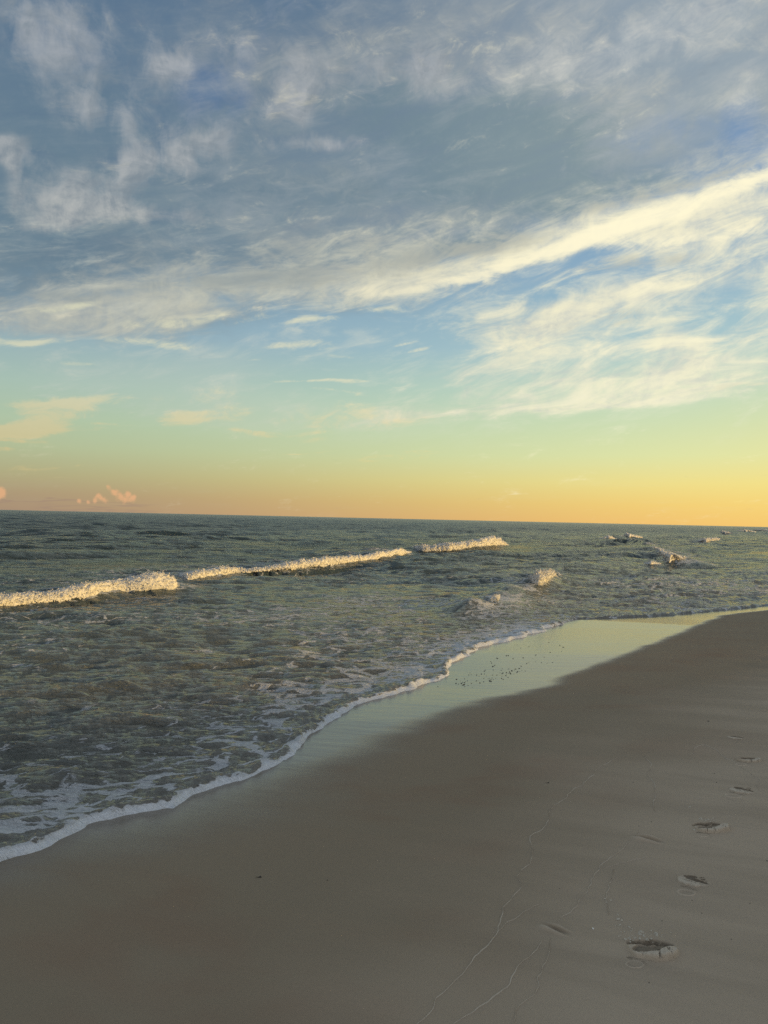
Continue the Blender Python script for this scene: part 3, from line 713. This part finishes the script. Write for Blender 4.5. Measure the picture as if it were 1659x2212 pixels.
# ------------------------------------------------------------------ foam of the breaking waves
M_FOAM, nt, p = new_mat('wave_foam')
fnz = noise(pos(), 14.0, 5.0, 0.65)
link(mixc(sstep(fnz, 0.36, 0.58), (0.62, 0.61, 0.56), (0.90, 0.88, 0.82)), p.inputs['Base Color'])
p.inputs['Roughness'].default_value = 0.75
tr = nt.nodes.new('ShaderNodeBsdfTranslucent'); tr.inputs[0].default_value = (0.8, 0.78, 0.74, 1)
mxs = nt.nodes.new('ShaderNodeMixShader'); mxs.inputs[0].default_value = 0.30
nt.links.new(p.outputs[0], mxs.inputs[1]); nt.links.new(tr.outputs[0], mxs.inputs[2])
cov = attr('cover')
hole = noise(pos(), 9.0, 6.0, 0.7); hole2 = noise(pos(), 28.0, 4.0, 0.7)
alpha = sstep(cov + (hole - 0.5) * 2.3 + (hole2 - 0.5) * 1.8, 0.40, 0.62)
tp = nt.nodes.new('ShaderNodeBsdfTransparent'); mxa = nt.nodes.new('ShaderNodeMixShader')
link(alpha, mxa.inputs[0]); nt.links.new(tp.outputs[0], mxa.inputs[1]); nt.links.new(mxs.outputs[0], mxa.inputs[2])
nt.links.new(mxa.outputs[0], nt.nodes['Material Output'].inputs['Surface'])
fb = noise(pos(), 38.0, 4.0, 0.7)
N.nt.links.new(bump(fb, 0.03, 0.8), p.inputs['Normal'])

def billow(x, y, octv, rough, seed):
    s = np.zeros_like(x); a = 1.0
    for i in range(octv):
        s += a * (np.abs(vnoise(x, y, seed + i * 13)) * 2)
        x, y = (x * 0.8 - y * 0.6) * 2.1 + 1.7, (x * 0.6 + y * 0.8) * 2.1 + 9.2; a *= rough
    return s

THIN = {3: 0.10, 4: 0.30, 5: 0.42, 6: 0.10}       # how far the water shows through the foam
def breaker_mesh(b, seed, rough_k, thin=0.0):
    d0 = float(np.mean(np.hypot(b.toe[:, 0], b.toe[:, 1])))
    step = max(0.018, d0 * 0.0011)
    n = int(min(1500, max(40, b.len / step)))
    s = np.linspace(0, 1, n); si = np.linspace(0, 1, b.n)
    toe = np.stack([np.interp(s, si, b.toe[:, k]) for k in (0, 1)], 1)
    cr = np.stack([np.interp(s, si, b.crest[:, k]) for k in (0, 1, 2)], 1)
    h = np.maximum(cr[:, 2], 0.02); h = h * (1 + 0.35 * fbm(s * b.len * 0.55, s * 0, 3, 0.55, seed + 21))
    # smooth direction from the shore side to the sea side
    t = np.gradient(b.crest[:, :2], axis=0); k = np.ones(15) / 15
    t = np.stack([np.convolve(np.pad(t[:, j], 7, 'edge'), k, 'valid') for j in (0, 1)], 1)
    t /= np.linalg.norm(t, axis=1)[:, None]
    nb = np.stack([-t[:, 1], t[:, 0]], 1)                       # towards the sea
    if b.len < 6.0 or (np.sum(nb * b.toe, 1) < 0).any():        # short ones face the beach squarely
        av = b.toe.mean(0) / np.linalg.norm(b.toe.mean(0)); nb = nb * 0 + av
    nb = np.stack([np.interp(s, si, nb[:, j]) for j in (0, 1)], 1)
    mf, mb = int(np.clip(h.max() * 1.5 / step, 10, 46)), int(np.clip(b.back / step / 1.6, 6, 40))
    taper = np.minimum(1, np.minimum(s, 1 - s) * n * step / (0.15 + 0.2 * h.mean()))
    X, Y, Z, U, Vv, D = [], [], [], [], [], []
    hm = h[:, None]
    a = np.linspace(0, 1, mf)[None, :]
    # front: bulging roll from the toe up to the crest
    fx = toe[:, None, :] + (cr[:, None, :2] - toe[:, None, :]) * (a ** 2.2)[..., None] - nb[:, None, :] * (0.22 * hm * np.sin(a * np.pi * 0.9))[..., None]
    fz = -0.03 + (hm + 0.03) * np.sin(a * np.pi / 2) ** 0.85
    c = np.linspace(0, 1, mb + 1)[None, 1:]
    bl = b.back * (0.5 + 0.5 * taper)[:, None]
    bx_ = cr[:, None, :2] + nb[:, None, :] * (c * bl)[..., None]
    bz_ = hm * (1 - 0.55 * c) - (c ** 2) * 0.5 * hm - 0.04 * c
    P = np.concatenate([np.concatenate([fx, fz[..., None]], -1), np.concatenate([bx_, bz_[..., None]], -1)], 1)
    sl = s[:, None] * b.len + np.zeros((1, mf + mb)); 
    tl = np.concatenate([a * hm * 1.4, 1.4 * hm + c * bl], 1)
    # lumps
    amp = hm * rough_k
    lam = max(0.09, d0 * 0.0075)
    L1 = billow(sl / lam * 0.8, tl / lam, 4, 0.62, seed) - 0.62
    L2 = fbm(sl * 0.9, tl * 0.9 + 3, 3, 0.5, seed + 5)
    w = np.concatenate([0.25 + 0.75 * np.sin(a * np.pi / 2) + 0 * hm, (1 - 0.35 * c) + 0 * hm], 1) * taper[:, None]
    dsp = ((0.40 if b.len > 6 else 0.22) * L1 * np.minimum(1, lam * 1.6 / np.maximum(hm, 0.05)) + L2 * 0.42) * amp * w
    up = np.concatenate([0.35 + 0.65 * a + 0 * hm, np.ones((n, mb))], 1)
    P[..., 2] += dsp * up * 0.75
    P[..., :2] -= nb[:, None, :] * (dsp * (1.35 - 0.8 * up))[..., None]
    # the lower edge comes in tongues
    P[:, :3, :2] -= nb[:, None, :] * (fbm(sl[:, :3] / (lam * 3), tl[:, :3], 2, 0.5, seed + 9) * 0.4 * hm)[..., None]
    P[..., 2] = P[..., 2] * (0.15 + 0.85 * taper[:, None]) 
    cv = np.concatenate([smooth(a, -0.05, 0.30) + 0 * hm, (1 - c) ** 1.2 * 1.05 + 0 * hm], 1) * (0.3 + 0.7 * taper[:, None]) + fbm(sl * 2.2, tl * 2.2, 3, 0.55, seed + 31) * 0.5 - thin
    V = P.reshape(-1, 3); F = grid_faces(n, mf + mb)
    # froth: small blobs in clumps over the face, and flecks thrown up off the crest
    r_ = np.random.default_rng(seed); m1 = int(min(16000, n * mf * 0.3)); m2 = int(min(900, n * 0.5))
    fi = r_.integers(2, n - 2, m1); fj = np.clip((mf * (0.15 + 0.95 * r_.random(m1))).astype(int), 1, mf + mb // 4)
    keepf = cv[fi, fj] + 0.9 * fbm(sl[fi, fj] / lam * 0.6, tl[fi, fj] / lam * 0.6, 2, 0.5, seed + 51) > 0.45
    fi, fj = fi[keepf], fj[keepf]; m1 = len(fi)
    out_ = np.abs(r_.normal(0, 1, m1)) * (0.012 + (0.075 if b.len > 6 else 0.035) * h[fi]) * taper[fi]
    p1 = P[fi, fj].copy(); upj = up[fi, fj]
    p1[:, 2] += out_ * upj * 0.8; p1[:, :2] -= nb[fi] * (out_ * (1.2 - 0.8 * upj))[:, None]
    i = r_.integers(3, n - 3, m2)
    p2 = np.stack([cr[i, 0], cr[i, 1], h[i]], 1)
    p2[:, :2] += -nb[i] * ((r_.random(m2) - 0.35) * h[i] * 0.9)[:, None]
    p2[:, 2] += (r_.normal(0, 0.13, m2)) * h[i] * taper[i] - np.abs((r_.random(m2) - 0.35)) * h[i] * 0.5
    pc = np.concatenate([p1, p2]); m = m1 + m2
    sz_ = np.concatenate([step * (0.22 + 0.75 * r_.random(m1) ** 3), step * (0.3 + 0.7 * r_.random(m2) ** 3)])
    tet = np.array([[1, 0, 0], [-1, 0, 0], [0, 1, 0], [0, -1, 0], [0, 0, 1], [0, 0, -1]], float)
    tf = np.array([[4, 0, 2, 2], [4, 2, 1, 1], [4, 1, 3, 3], [4, 3, 0, 0], [5, 2, 0, 0], [5, 1, 2, 2], [5, 3, 1, 1], [5, 0, 3, 3]])
    DV = (pc[:, None, :] + tet[None] * sz_[:, None, None] * (0.6 + 0.8 * r_.random((m, 6, 1)))).reshape(-1, 3)
    return V, F, DV, tf, m, np.concatenate([cv.ravel(), np.ones(m * 6) * 2])

def mesh_mixed(name, V, F, DV, tf, m, mat):
    me = bpy.data.meshes.new(name)
    tris = (tf[:, :3][None] + (np.arange(m) * 6)[:, None, None]).reshape(-1, 3) + len(V)
    allv = np.concatenate([V, DV]).astype(np.float32)
    me.vertices.add(len(allv)); me.vertices.foreach_set('co', allv.ravel())
    li = np.concatenate([F.ravel(), tris.ravel()]).astype(np.int32)
    me.loops.add(len(li)); me.loops.foreach_set('vertex_index', li)
    ls = np.concatenate([np.arange(len(F)) * 4, len(F) * 4 + np.arange(len(tris)) * 3]).astype(np.int32)
    me.polygons.add(len(ls)); me.polygons.foreach_set('loop_start', ls)
    me.polygons.foreach_set('use_smooth', np.ones(len(ls), dtype=bool))
    me.update(calc_edges=True); me.validate(); me.materials.append(mat)
    o = bpy.data.objects.new(name, me); COL.objects.link(o); return o

for k_, (lab, b, hk) in enumerate(BRK):
    V, F, DV, tf, m, cv = breaker_mesh(b, 300 + 40 * k_, hk, THIN.get(k_, 0.0))
    o = mesh_mixed('breaking_wave', V, F[:, ::-1], DV, tf, m, M_FOAM)
    at = o.data.attributes.new('cover', 'FLOAT', 'POINT'); at.data.foreach_set('value', cv.astype(np.float32))
    tag(o, lab, 'wave', 'waves breaking off the beach')
# ------------------------------------------------------------------ footprints: patches of pressed and lifted sand
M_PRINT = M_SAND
M_CRUMB, nt, p = new_mat('crumb_sand')
link(mixc(noise(pos(), 300.0, 3.0, 0.7), (0.42, 0.385, 0.31), (0.60, 0.55, 0.45)), p.inputs['Base Color']); p.inputs['Roughness'].default_value = 0.95; p.inputs['Specular IOR Level'].default_value = 0.1

def ell(x, y, cx, cy, rx, ry, ang=0.0, soft=0.25):
    a, b = rot(x - cx, y - cy, ang)
    return smooth(np.hypot(a / rx, b / ry), 1 + soft, 1 - soft)

def footprint(c, L, ang, kind, lab, seed):
    n, m = 190, 170
    ext = L * 0.95
    lx, ly = np.meshgrid(np.linspace(-ext, ext, n), np.linspace(-ext * 1.1, ext * 1.1, m), indexing='ij')
    u, v = rot(lx, ly, ang)
    u = u / L; v = v / (L * (1.42 if kind.startswith('slab') or kind == 'toes' else 1.0))                       # one unit is the length of the print
    uu = u + fbm(u * 5 + seed, v * 5, 3, 0.5, seed) * 0.055; vv = v + fbm(u * 5, v * 5 + seed, 3, 0.5, seed + 3) * 0.055
    jag = fbm(u * 22, v * 22, 3, 0.6, seed + 7)
    print_shade = np.zeros_like(u); h = np.zeros_like(u)
    hgt = 0.118 * L
    if kind.startswith('slab'):
        out = ell(uu, vv, 0, -0.02, 0.52, 0.29 + 0.0 * uu, 0, 0.05)
        rise = smooth(vv, 0.20, -0.16)                                   # the near side is lifted, the far side flush
        h += hgt * out * rise * (1 + 0.22 * jag + 0.5 * fbm(uu * 4, vv * 0.5, 2, 0.5, seed + 11))
        sole = np.maximum(ell(uu, vv, -0.08, -0.05, 0.38, 0.14, 4, 0.14), ell(uu, vv, 0.30, 0.07, 0.18, 0.13, 12, 0.2))
        back = ell(uu, vv, -0.04, 0.185, 0.38, 0.085, 3, 0.3)
        h -= hgt * 0.5 * sole + hgt * 0.9 * back * (1 + 0.7 * jag)
        mid = ell(uu, vv, -0.08, 0.075, 0.30, 0.022, 6, 0.6)
        h += hgt * 0.22 * mid * (1 + jag)
        wall = out * (1 - ell(uu, vv, 0.02, 0.0, 0.47, 0.235, 0, 0.08))
        crk = np.zeros_like(u)
        for cu, sl_, w_k in (((0.06 if kind == 'slab_a' else -0.06), 0.3, 0.016), (0.30, -0.25, 0.014), (-0.30, 0.5, 0.008)):
            crk = np.maximum(crk, smooth(np.abs(uu - cu - 0.08 * jag - sl_ * (vv + 0.25)), w_k, w_k * 0.3))
        crk = crk * out * smooth(vv, -0.10, -0.17)
        h -= hgt * 0.9 * crk
        print_shade = np.clip(out * rise * (1 - sole) * 0.9, 0, 1) - 0.95 * smooth(sole, 0.0, 0.5) - 1.0 * np.clip(smooth(back, 0.0, 0.6) * (1 + jag), 0, 1) - crk + 0.6 * mid
    elif kind == 'toes':
        out = ell(uu, vv, -0.02, -0.02, 0.50, 0.31, 0, 0.06)
        rise = smooth(vv, 0.28, -0.18) * smooth(uu, 0.55, 0.0)
        h += hgt * 0.38 * out * rise * (1 + 0.25 * jag)
        heel = ell(uu, vv, -0.12, 0.16, 0.20, 0.085, 0, 0.18); ball = ell(uu, vv, 0.07, -0.02, 0.33, 0.085, -14, 0.18)
        toes = np.zeros_like(u)
        for i in range(5):
            toes = np.maximum(toes, ell(uu, vv, 0.22 + 0.066 * i - 0.011 * i * i, 0.19 - 0.078 * i, 0.075, 0.026, 24 - 7 * i, 0.25))
        pit = np.maximum(np.maximum(heel, ball), toes)
        h -= hgt * 0.5 * pit
        rim = ell(uu, vv, 0.0, 0.075, 0.34, 0.022, -12, 0.7) * (1 - pit)
        h += hgt * 0.35 * rim
        print_shade = 0.9 * out * rise - 1.9 * smooth(pit, 0.0, 0.45) + 0.9 * rim
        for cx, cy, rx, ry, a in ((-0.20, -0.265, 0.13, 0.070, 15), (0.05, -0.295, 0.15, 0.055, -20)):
            e = ell(uu + 0.03 * jag, vv, cx, cy, rx, ry, a, 0.08); on_ = e > 0.03; h = np.where(on_, np.maximum(h, e * hgt * (0.52 + 0.2 * jag)), h); print_shade = np.where(on_, np.maximum(print_shade, e * 0.9), print_shade)
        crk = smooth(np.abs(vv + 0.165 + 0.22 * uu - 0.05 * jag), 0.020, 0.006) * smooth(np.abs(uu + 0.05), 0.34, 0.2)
        h -= hgt * 0.6 * crk; print_shade = print_shade - 1.5 * crk
    elif kind == 'faint':
        h += L * 0.05 * ell(u, v, -0.25, -0.02, 0.20, 0.16, 0, 0.9) + L * 0.085 * ell(u, v, 0.10, 0.16, 0.34, 0.055, -18, 0.9) + L * 0.07 * ell(u, v, 0.02, -0.17, 0.36, 0.06, -16, 0.9)
        h -= L * 0.075 * ell(u, v, 0.06, 0.04, 0.36, 0.07, -18, 0.8)
        print_shade = np.clip(h / (L * 0.12), -0.5, 1) * 0.7
    else:
        r = np.hypot(uu, vv * 1.25); a_ = np.arctan2(vv, uu)
        side = 0.35 + 0.65 * smooth(-np.sin(a_ + 0.3), -0.4, 0.7)
        h += 0.055 * L * np.exp(-((r - 0.44) / 0.035) ** 2) * side + 0.03 * L * np.exp(-((r - 0.36) / 0.025) ** 2) * side
        h -= 0.030 * L * smooth(r, 0.46, 0.30)
        print_shade = np.exp(-((r - 0.42) / 0.06) ** 2) * side - 0.12 * smooth(r, 0.42, 0.3)
    rad = np.hypot(lx / ext, ly / (ext * 1.1))
    edge = smooth(rad, 0.98, 0.74)
    h = h * edge + 0.0012 * edge - 0.004 * (1 - edge)
    X, Y = c[0] + lx, c[1] + ly
    # follow the sand
    zb, dd = sand_base(X, Y)
    r_ = relief_at(X, Y, dd)
    Z = zb + r_ + h
    o = mesh_from('footprint' if kind != 'ring' else 'heel_mark', np.stack([X - c[0], Y - c[1], Z - zb.mean()], -1).reshape(-1, 3), grid_faces(n, m, keep=(rad < 1.0).ravel()), M_PRINT, attrs={'print_shade': print_shade * edge, 'damp': smooth(poly_dist(X, Y, DRY) + fbm(X * 0.7, Y * 0.7, 3, 0.5, 22) * 0.8, -1.2, 1.0)})
    o.location = (c[0], c[1], float(zb.mean()))
    tag(o, lab, 'footprint', 'bare footprints and heel marks along the beach')
for i, (px_, L, ang, kind, lab) in enumerate(PRINTS):
    footprint(hit_sand(*px_), L, ang, kind, lab, 400 + 31 * i)

# ------------------------------------------------------------------ thin lines left by the last reach of the waves
M_LINE, nt, p = new_mat('swash_line_sand')
ln = noise(pos(), 60.0, 3.0, 0.6)
link(mixc(ln, (0.37, 0.32, 0.245), (0.57, 0.50, 0.40)), p.inputs['Base Color']); p.inputs['Roughness'].default_value = 0.9
LINES = [
    ([(880, 2245), (905, 2212), (935, 2178), (942, 2160), (985, 2112), (1012, 2084), (1048, 2046), (1076, 2014), (1086, 1985), (1094, 1965), (1111, 1940), (1128, 1895), (1145, 1868), (1149, 1838), (1149, 1807), (1178, 1783), (1186, 1756), (1207, 1735), (1244, 1705), (1268, 1684), (1302, 1654), (1336, 1637)], 0.0042, 'longest pale swash line winding up the middle of the sand'),
    ([(1108, 2250), (1118, 2212), (1122, 2185), (1152, 2150), (1159, 2113), (1180, 2066), (1180, 2031)], 0.0032, 'pale swash line bending down from the faint crescent footprint'),
    ([(960, 2240), (1000, 2205), (1050, 2165), (1094, 2123), (1115, 2100), (1156, 2059), (1175, 2029)], 0.0038, 'straight pale swash line running down from the faint crescent footprint'),
    ([(1197, 2000), (1227, 1974), (1248, 1950), (1275, 1916), (1299, 1882), (1312, 1861), (1340, 1834), (1377, 1793)], 0.0030, 'swash line between the two faint footprints'),
    ([(1312, 1875), (1353, 1863), (1401, 1848)], 0.0024, 'short swash line branching towards the trail of footprints'),
    ([(1391, 1633), (1404, 1654), (1402, 1674), (1418, 1691), (1411, 1725), (1411, 1752)], 0.0036, 'short crooked swash line on its own above the faint footprint'),
    ([(1329, 1878), (1328, 1902), (1312, 1933), (1306, 1980)], 0.0022, 'very fine swash line passing the scattered crumbs'),
    ([(1480, 1640), (1500, 1618), (1520, 1612), (1554, 1627), (1595, 1652), (1639, 1684), (1636, 1705), (1620, 1716)], 0.0030, 'curved swash line crossing the far footprints'),
    ([(1060, 2016), (1094, 2001), (1173, 1957)], 0.0022, 'faint straight swash line joining the longest one'),
]
def swash_line(pts, w, lab, seed):
    P = np.array([hit_sand(u, v) for u, v in pts])
    n = int(np.sum(np.hypot(*np.diff(P, axis=0).T)) / 0.012) + 2
    P = resample(P, n); s = np.linspace(0, n * 0.012, n)
    t = np.gradient(P, axis=0); t /= np.linalg.norm(t, axis=1)[:, None]; nn_ = np.stack([-t[:, 1], t[:, 0]], 1)
    P = P + nn_ * (fbm(s * 6, s * 0, 3, 0.55, seed) * 0.030)[:, None]
    ww = 0.58 * w * np.clip(0.65 + 1.3 * fbm(s * 9, s * 0 + 4, 3, 0.6, seed + 3), 0.12, 1.6) * np.minimum(1, np.minimum(np.arange(n), n - 1 - np.arange(n)) / 14.0 + 0.05)
    k = np.array([-1.0, -0.4, 0.4, 1.0]); hz = np.array([-0.0015, 0.0022, 0.0022, -0.0015])
    X = P[:, None, 0] + nn_[:, None, 0] * ww[:, None] * k; Y = P[:, None, 1] + nn_[:, None, 1] * ww[:, None] * k
    zc = np.array([sand_z(a, b) for a, b in P[::4]]); zc = np.interp(np.arange(n), np.arange(n)[::4], zc)
    Z = zc[:, None] + hz[None] * 1.0 + 0.0004
    o = mesh_from('swash_line', np.stack([X, Y, Z], -1).reshape(-1, 3), grid_faces(n, 4), M_LINE)
    tag(o, lab, 'swash line', 'thin lines left on the sand by the waves')
for i, (pts, w, lab) in enumerate(LINES): swash_line(pts, w, lab, 700 + 11 * i)

# ------------------------------------------------------------------ crumbs, shell fragments, weed
def lump_mesh(name, seed, sub_=2, flat_=1.0, rough_=0.28):
    bm = bmesh.new(); bmesh.ops.create_icosphere(bm, subdivisions=sub_, radius=1.0)
    r_ = random.Random(seed); off_ = Vector((r_.random() * 9, r_.random() * 9, r_.random() * 9))
    from mathutils import noise as mn
    for v in bm.verts:
        v.co *= 1 + rough_ * (mn.noise(v.co * 1.3 + off_) + 0.5 * mn.noise(v.co * 3 + off_)); v.co.z *= flat_
    me = bpy.data.meshes.new(name); bm.to_mesh(me); bm.free(); return me

def scatter(name, meshes, mat, spots, label, cat, group, sink=0.4):
    r_ = random.Random(len(spots))
    for k, (x, y, s, st) in enumerate(spots):
        me = meshes[k % len(meshes)]
        if not me.materials: me.materials.append(mat)
        o = bpy.data.objects.new(name, me); COL.objects.link(o)
        o.location = (x, y, sand_z(x, y) + s * sink * 0.5); o.scale = (s * st, s, s); o.rotation_euler = (r_.uniform(-.3, .3), r_.uniform(-.3, .3), r_.uniform(0, 6.3))
        tag(o, label, cat, group)
r1 = random.Random(5)
sp = []
for u, v, n_, su, sv in ((1313, 1952, 4, 5, 6), (1334, 1985, 7, 8, 8), (1344, 1995, 8, 10, 5), (1356, 2010, 12, 12, 5), (1376, 2026, 22, 22, 6), (1398, 2022, 14, 20, 7), (1372, 2034, 8, 14, 3), (1420, 2030, 8, 18, 6)):
    for _ in range(n_):
        q = hit_sand(u + r1.gauss(0, su), v + r1.gauss(0, sv)); sp.append((q[0], q[1], 0.0016 + 0.0042 * r1.random() ** 2.5, 1 + 0.8 * r1.random()))
scatter('sand_crumb', [lump_mesh('sand_crumb', 10 + i) for i in range(4)], M_CRUMB, sp, 'tiny crumb of sand kicked up behind the largest footprint', 'crumb', 'sand crumbs behind the largest footprint')
sp = []
for u, v, n_, su, sv in ((1490, 1744, 3, 3, 1), (1512, 1769, 6, 8, 2), (1535, 1772, 5, 5, 2), (1501, 1792, 4, 3, 1)):
    for _ in range(n_):
        q = hit_sand(u + r1.gauss(0, su), v + r1.gauss(0, sv)); sp.append((q[0], q[1], 0.003 + 0.004 * r1.random() ** 2, 1 + 0.9 * r1.random()))
scatter('sand_crumb', [lump_mesh('sand_crumb', 20 + i) for i in range(3)], M_CRUMB, sp, 'small crumb of sand beside the rounded footprint', 'crumb', 'sand crumbs beside the rounded footprint')

M_SHELL, nt, p = new_mat('dark_shell')
link(mixc(noise(pos(), 30.0, 3.0), (0.012, 0.011, 0.010), (0.045, 0.038, 0.03)), p.inputs['Base Color']); p.inputs['Roughness'].default_value = 0.55
poly = [(930, 1484), (1005, 1460), (1055, 1420), (1120, 1388), (1215, 1372), (1235, 1395), (1200, 1432), (1130, 1458), (1040, 1486)]
def inside(x, y):
    c = False
    for (x1, y1), (x2, y2) in zip(poly, poly[1:] + poly[:1]):
        if (y1 > y) != (y2 > y) and x < (x2 - x1) * (y - y1) / (y2 - y1) + x1: c = not c
    return c
sp = []
while len(sp) < 120:
    if r1.random() < 0.30:
        t = r1.random(); u, v = 985 + 175 * t + r1.gauss(0, 12), 1476 - 34 * t + r1.gauss(0, 7)
    else:
        u, v = r1.uniform(930, 1240), r1.uniform(1372, 1486)
    if not inside(u, v): continue
    q = hit_sand(u, v); sp.append((q[0], q[1], 0.0035 + 0.0055 * r1.random() ** 2, 1.0 + 2.0 * r1.random() ** 2))
scatter('shell_fragment', [lump_mesh('shell_fragment', 30 + i, 2, 0.55, 0.5) for i in range(5)], M_SHELL, sp, 'tiny dark shell fragment strewn on the shining wet sand', 'shell fragment', 'dark shell fragments on the wet sand', 0.5)
sp = []
for u, v, s in ((1440, 2078, 0.0022), (1208, 1923, 0.002), (1495, 1944, 0.0018), (1430, 1991, 0.002), (1620, 1950, 0.002), (1368, 1690, 0.0025), (1407, 1774, 0.0025), (707, 1903, 0.003), (1548, 1690, 0.003), (1543, 1672, 0.003), (1530, 1560, 0.006), (1657, 1858, 0.003), (1580, 2029, 0.002), (1402, 2128, 0.002), (1516, 1972, 0.002), (1380, 1783, 0.002)):
    q = hit_sand(u, v); sp.append((q[0], q[1], s, 1.3))
scatter('dark_grain', [lump_mesh('dark_grain', 50 + i, 2, 0.7, 0.4) for i in range(3)], M_SHELL, sp, 'single dark speck of shell on the smooth drier sand', 'shell fragment', 'dark specks on the drier sand', 0.5)
M_WSH, nt, p = new_mat('white_shell')
link(mixc(noise(pos(), 200.0, 2.0), (0.7, 0.68, 0.62), (0.85, 0.83, 0.78)), p.inputs['Base Color']); p.inputs['Roughness'].default_value = 0.35
q = hit_sand(1281, 2012)
scatter('white_shell', [lump_mesh('white_shell', 61, 2, 0.6, 0.3)], M_WSH, [(q[0], q[1], 0.0042, 1.3)], 'tiny white shell gleaming between the two nearest footprints', 'shell', None, 0.6)

def weed(u, v, s, lab):
    """a dark twist of weed: a bent body with a thin trailing tail"""
    q = hit_sand(u, v); z = sand_z(*q)
    pts = [(-1.9, 0.35, 0.05, 0.05), (-1.2, 0.20, 0.08, 0.09), (-0.5, 0.02, 0.12, 0.14), (0.1, 0.0, 0.28, 0.30), (0.6, 0.02, 0.40, 0.42), (1.0, 0.0, 0.20, 0.22), (1.25, -0.02, 0.08, 0.06)]
    V = []; m = 10
    for k, (a, b, c, r) in enumerate(pts):
        for j in range(m):
            th = 2 * math.pi * j / m; rr = r * (1 + 0.25 * math.sin(3 * th + k))
            V.append((a * s, (b + rr * math.cos(th)) * s, max(c + rr * math.sin(th) * 0.9, -0.05) * s))
    F = [(k * m + j, k * m + (j + 1) % m, (k + 1) * m + (j + 1) % m, (k + 1) * m + j) for k in range(len(pts) - 1) for j in range(m)]
    o = mesh_from('seaweed_scrap', V, F, M_SHELL); o.location = (q[0], q[1], z)
    tag(o, lab, 'seaweed')
weed(560, 1896, 0.0105, 'black scrap of seaweed with a thin tail on the brown damp sand')
weed(1183, 1692, 0.0085, 'small dark scrap of seaweed near the longest swash line')
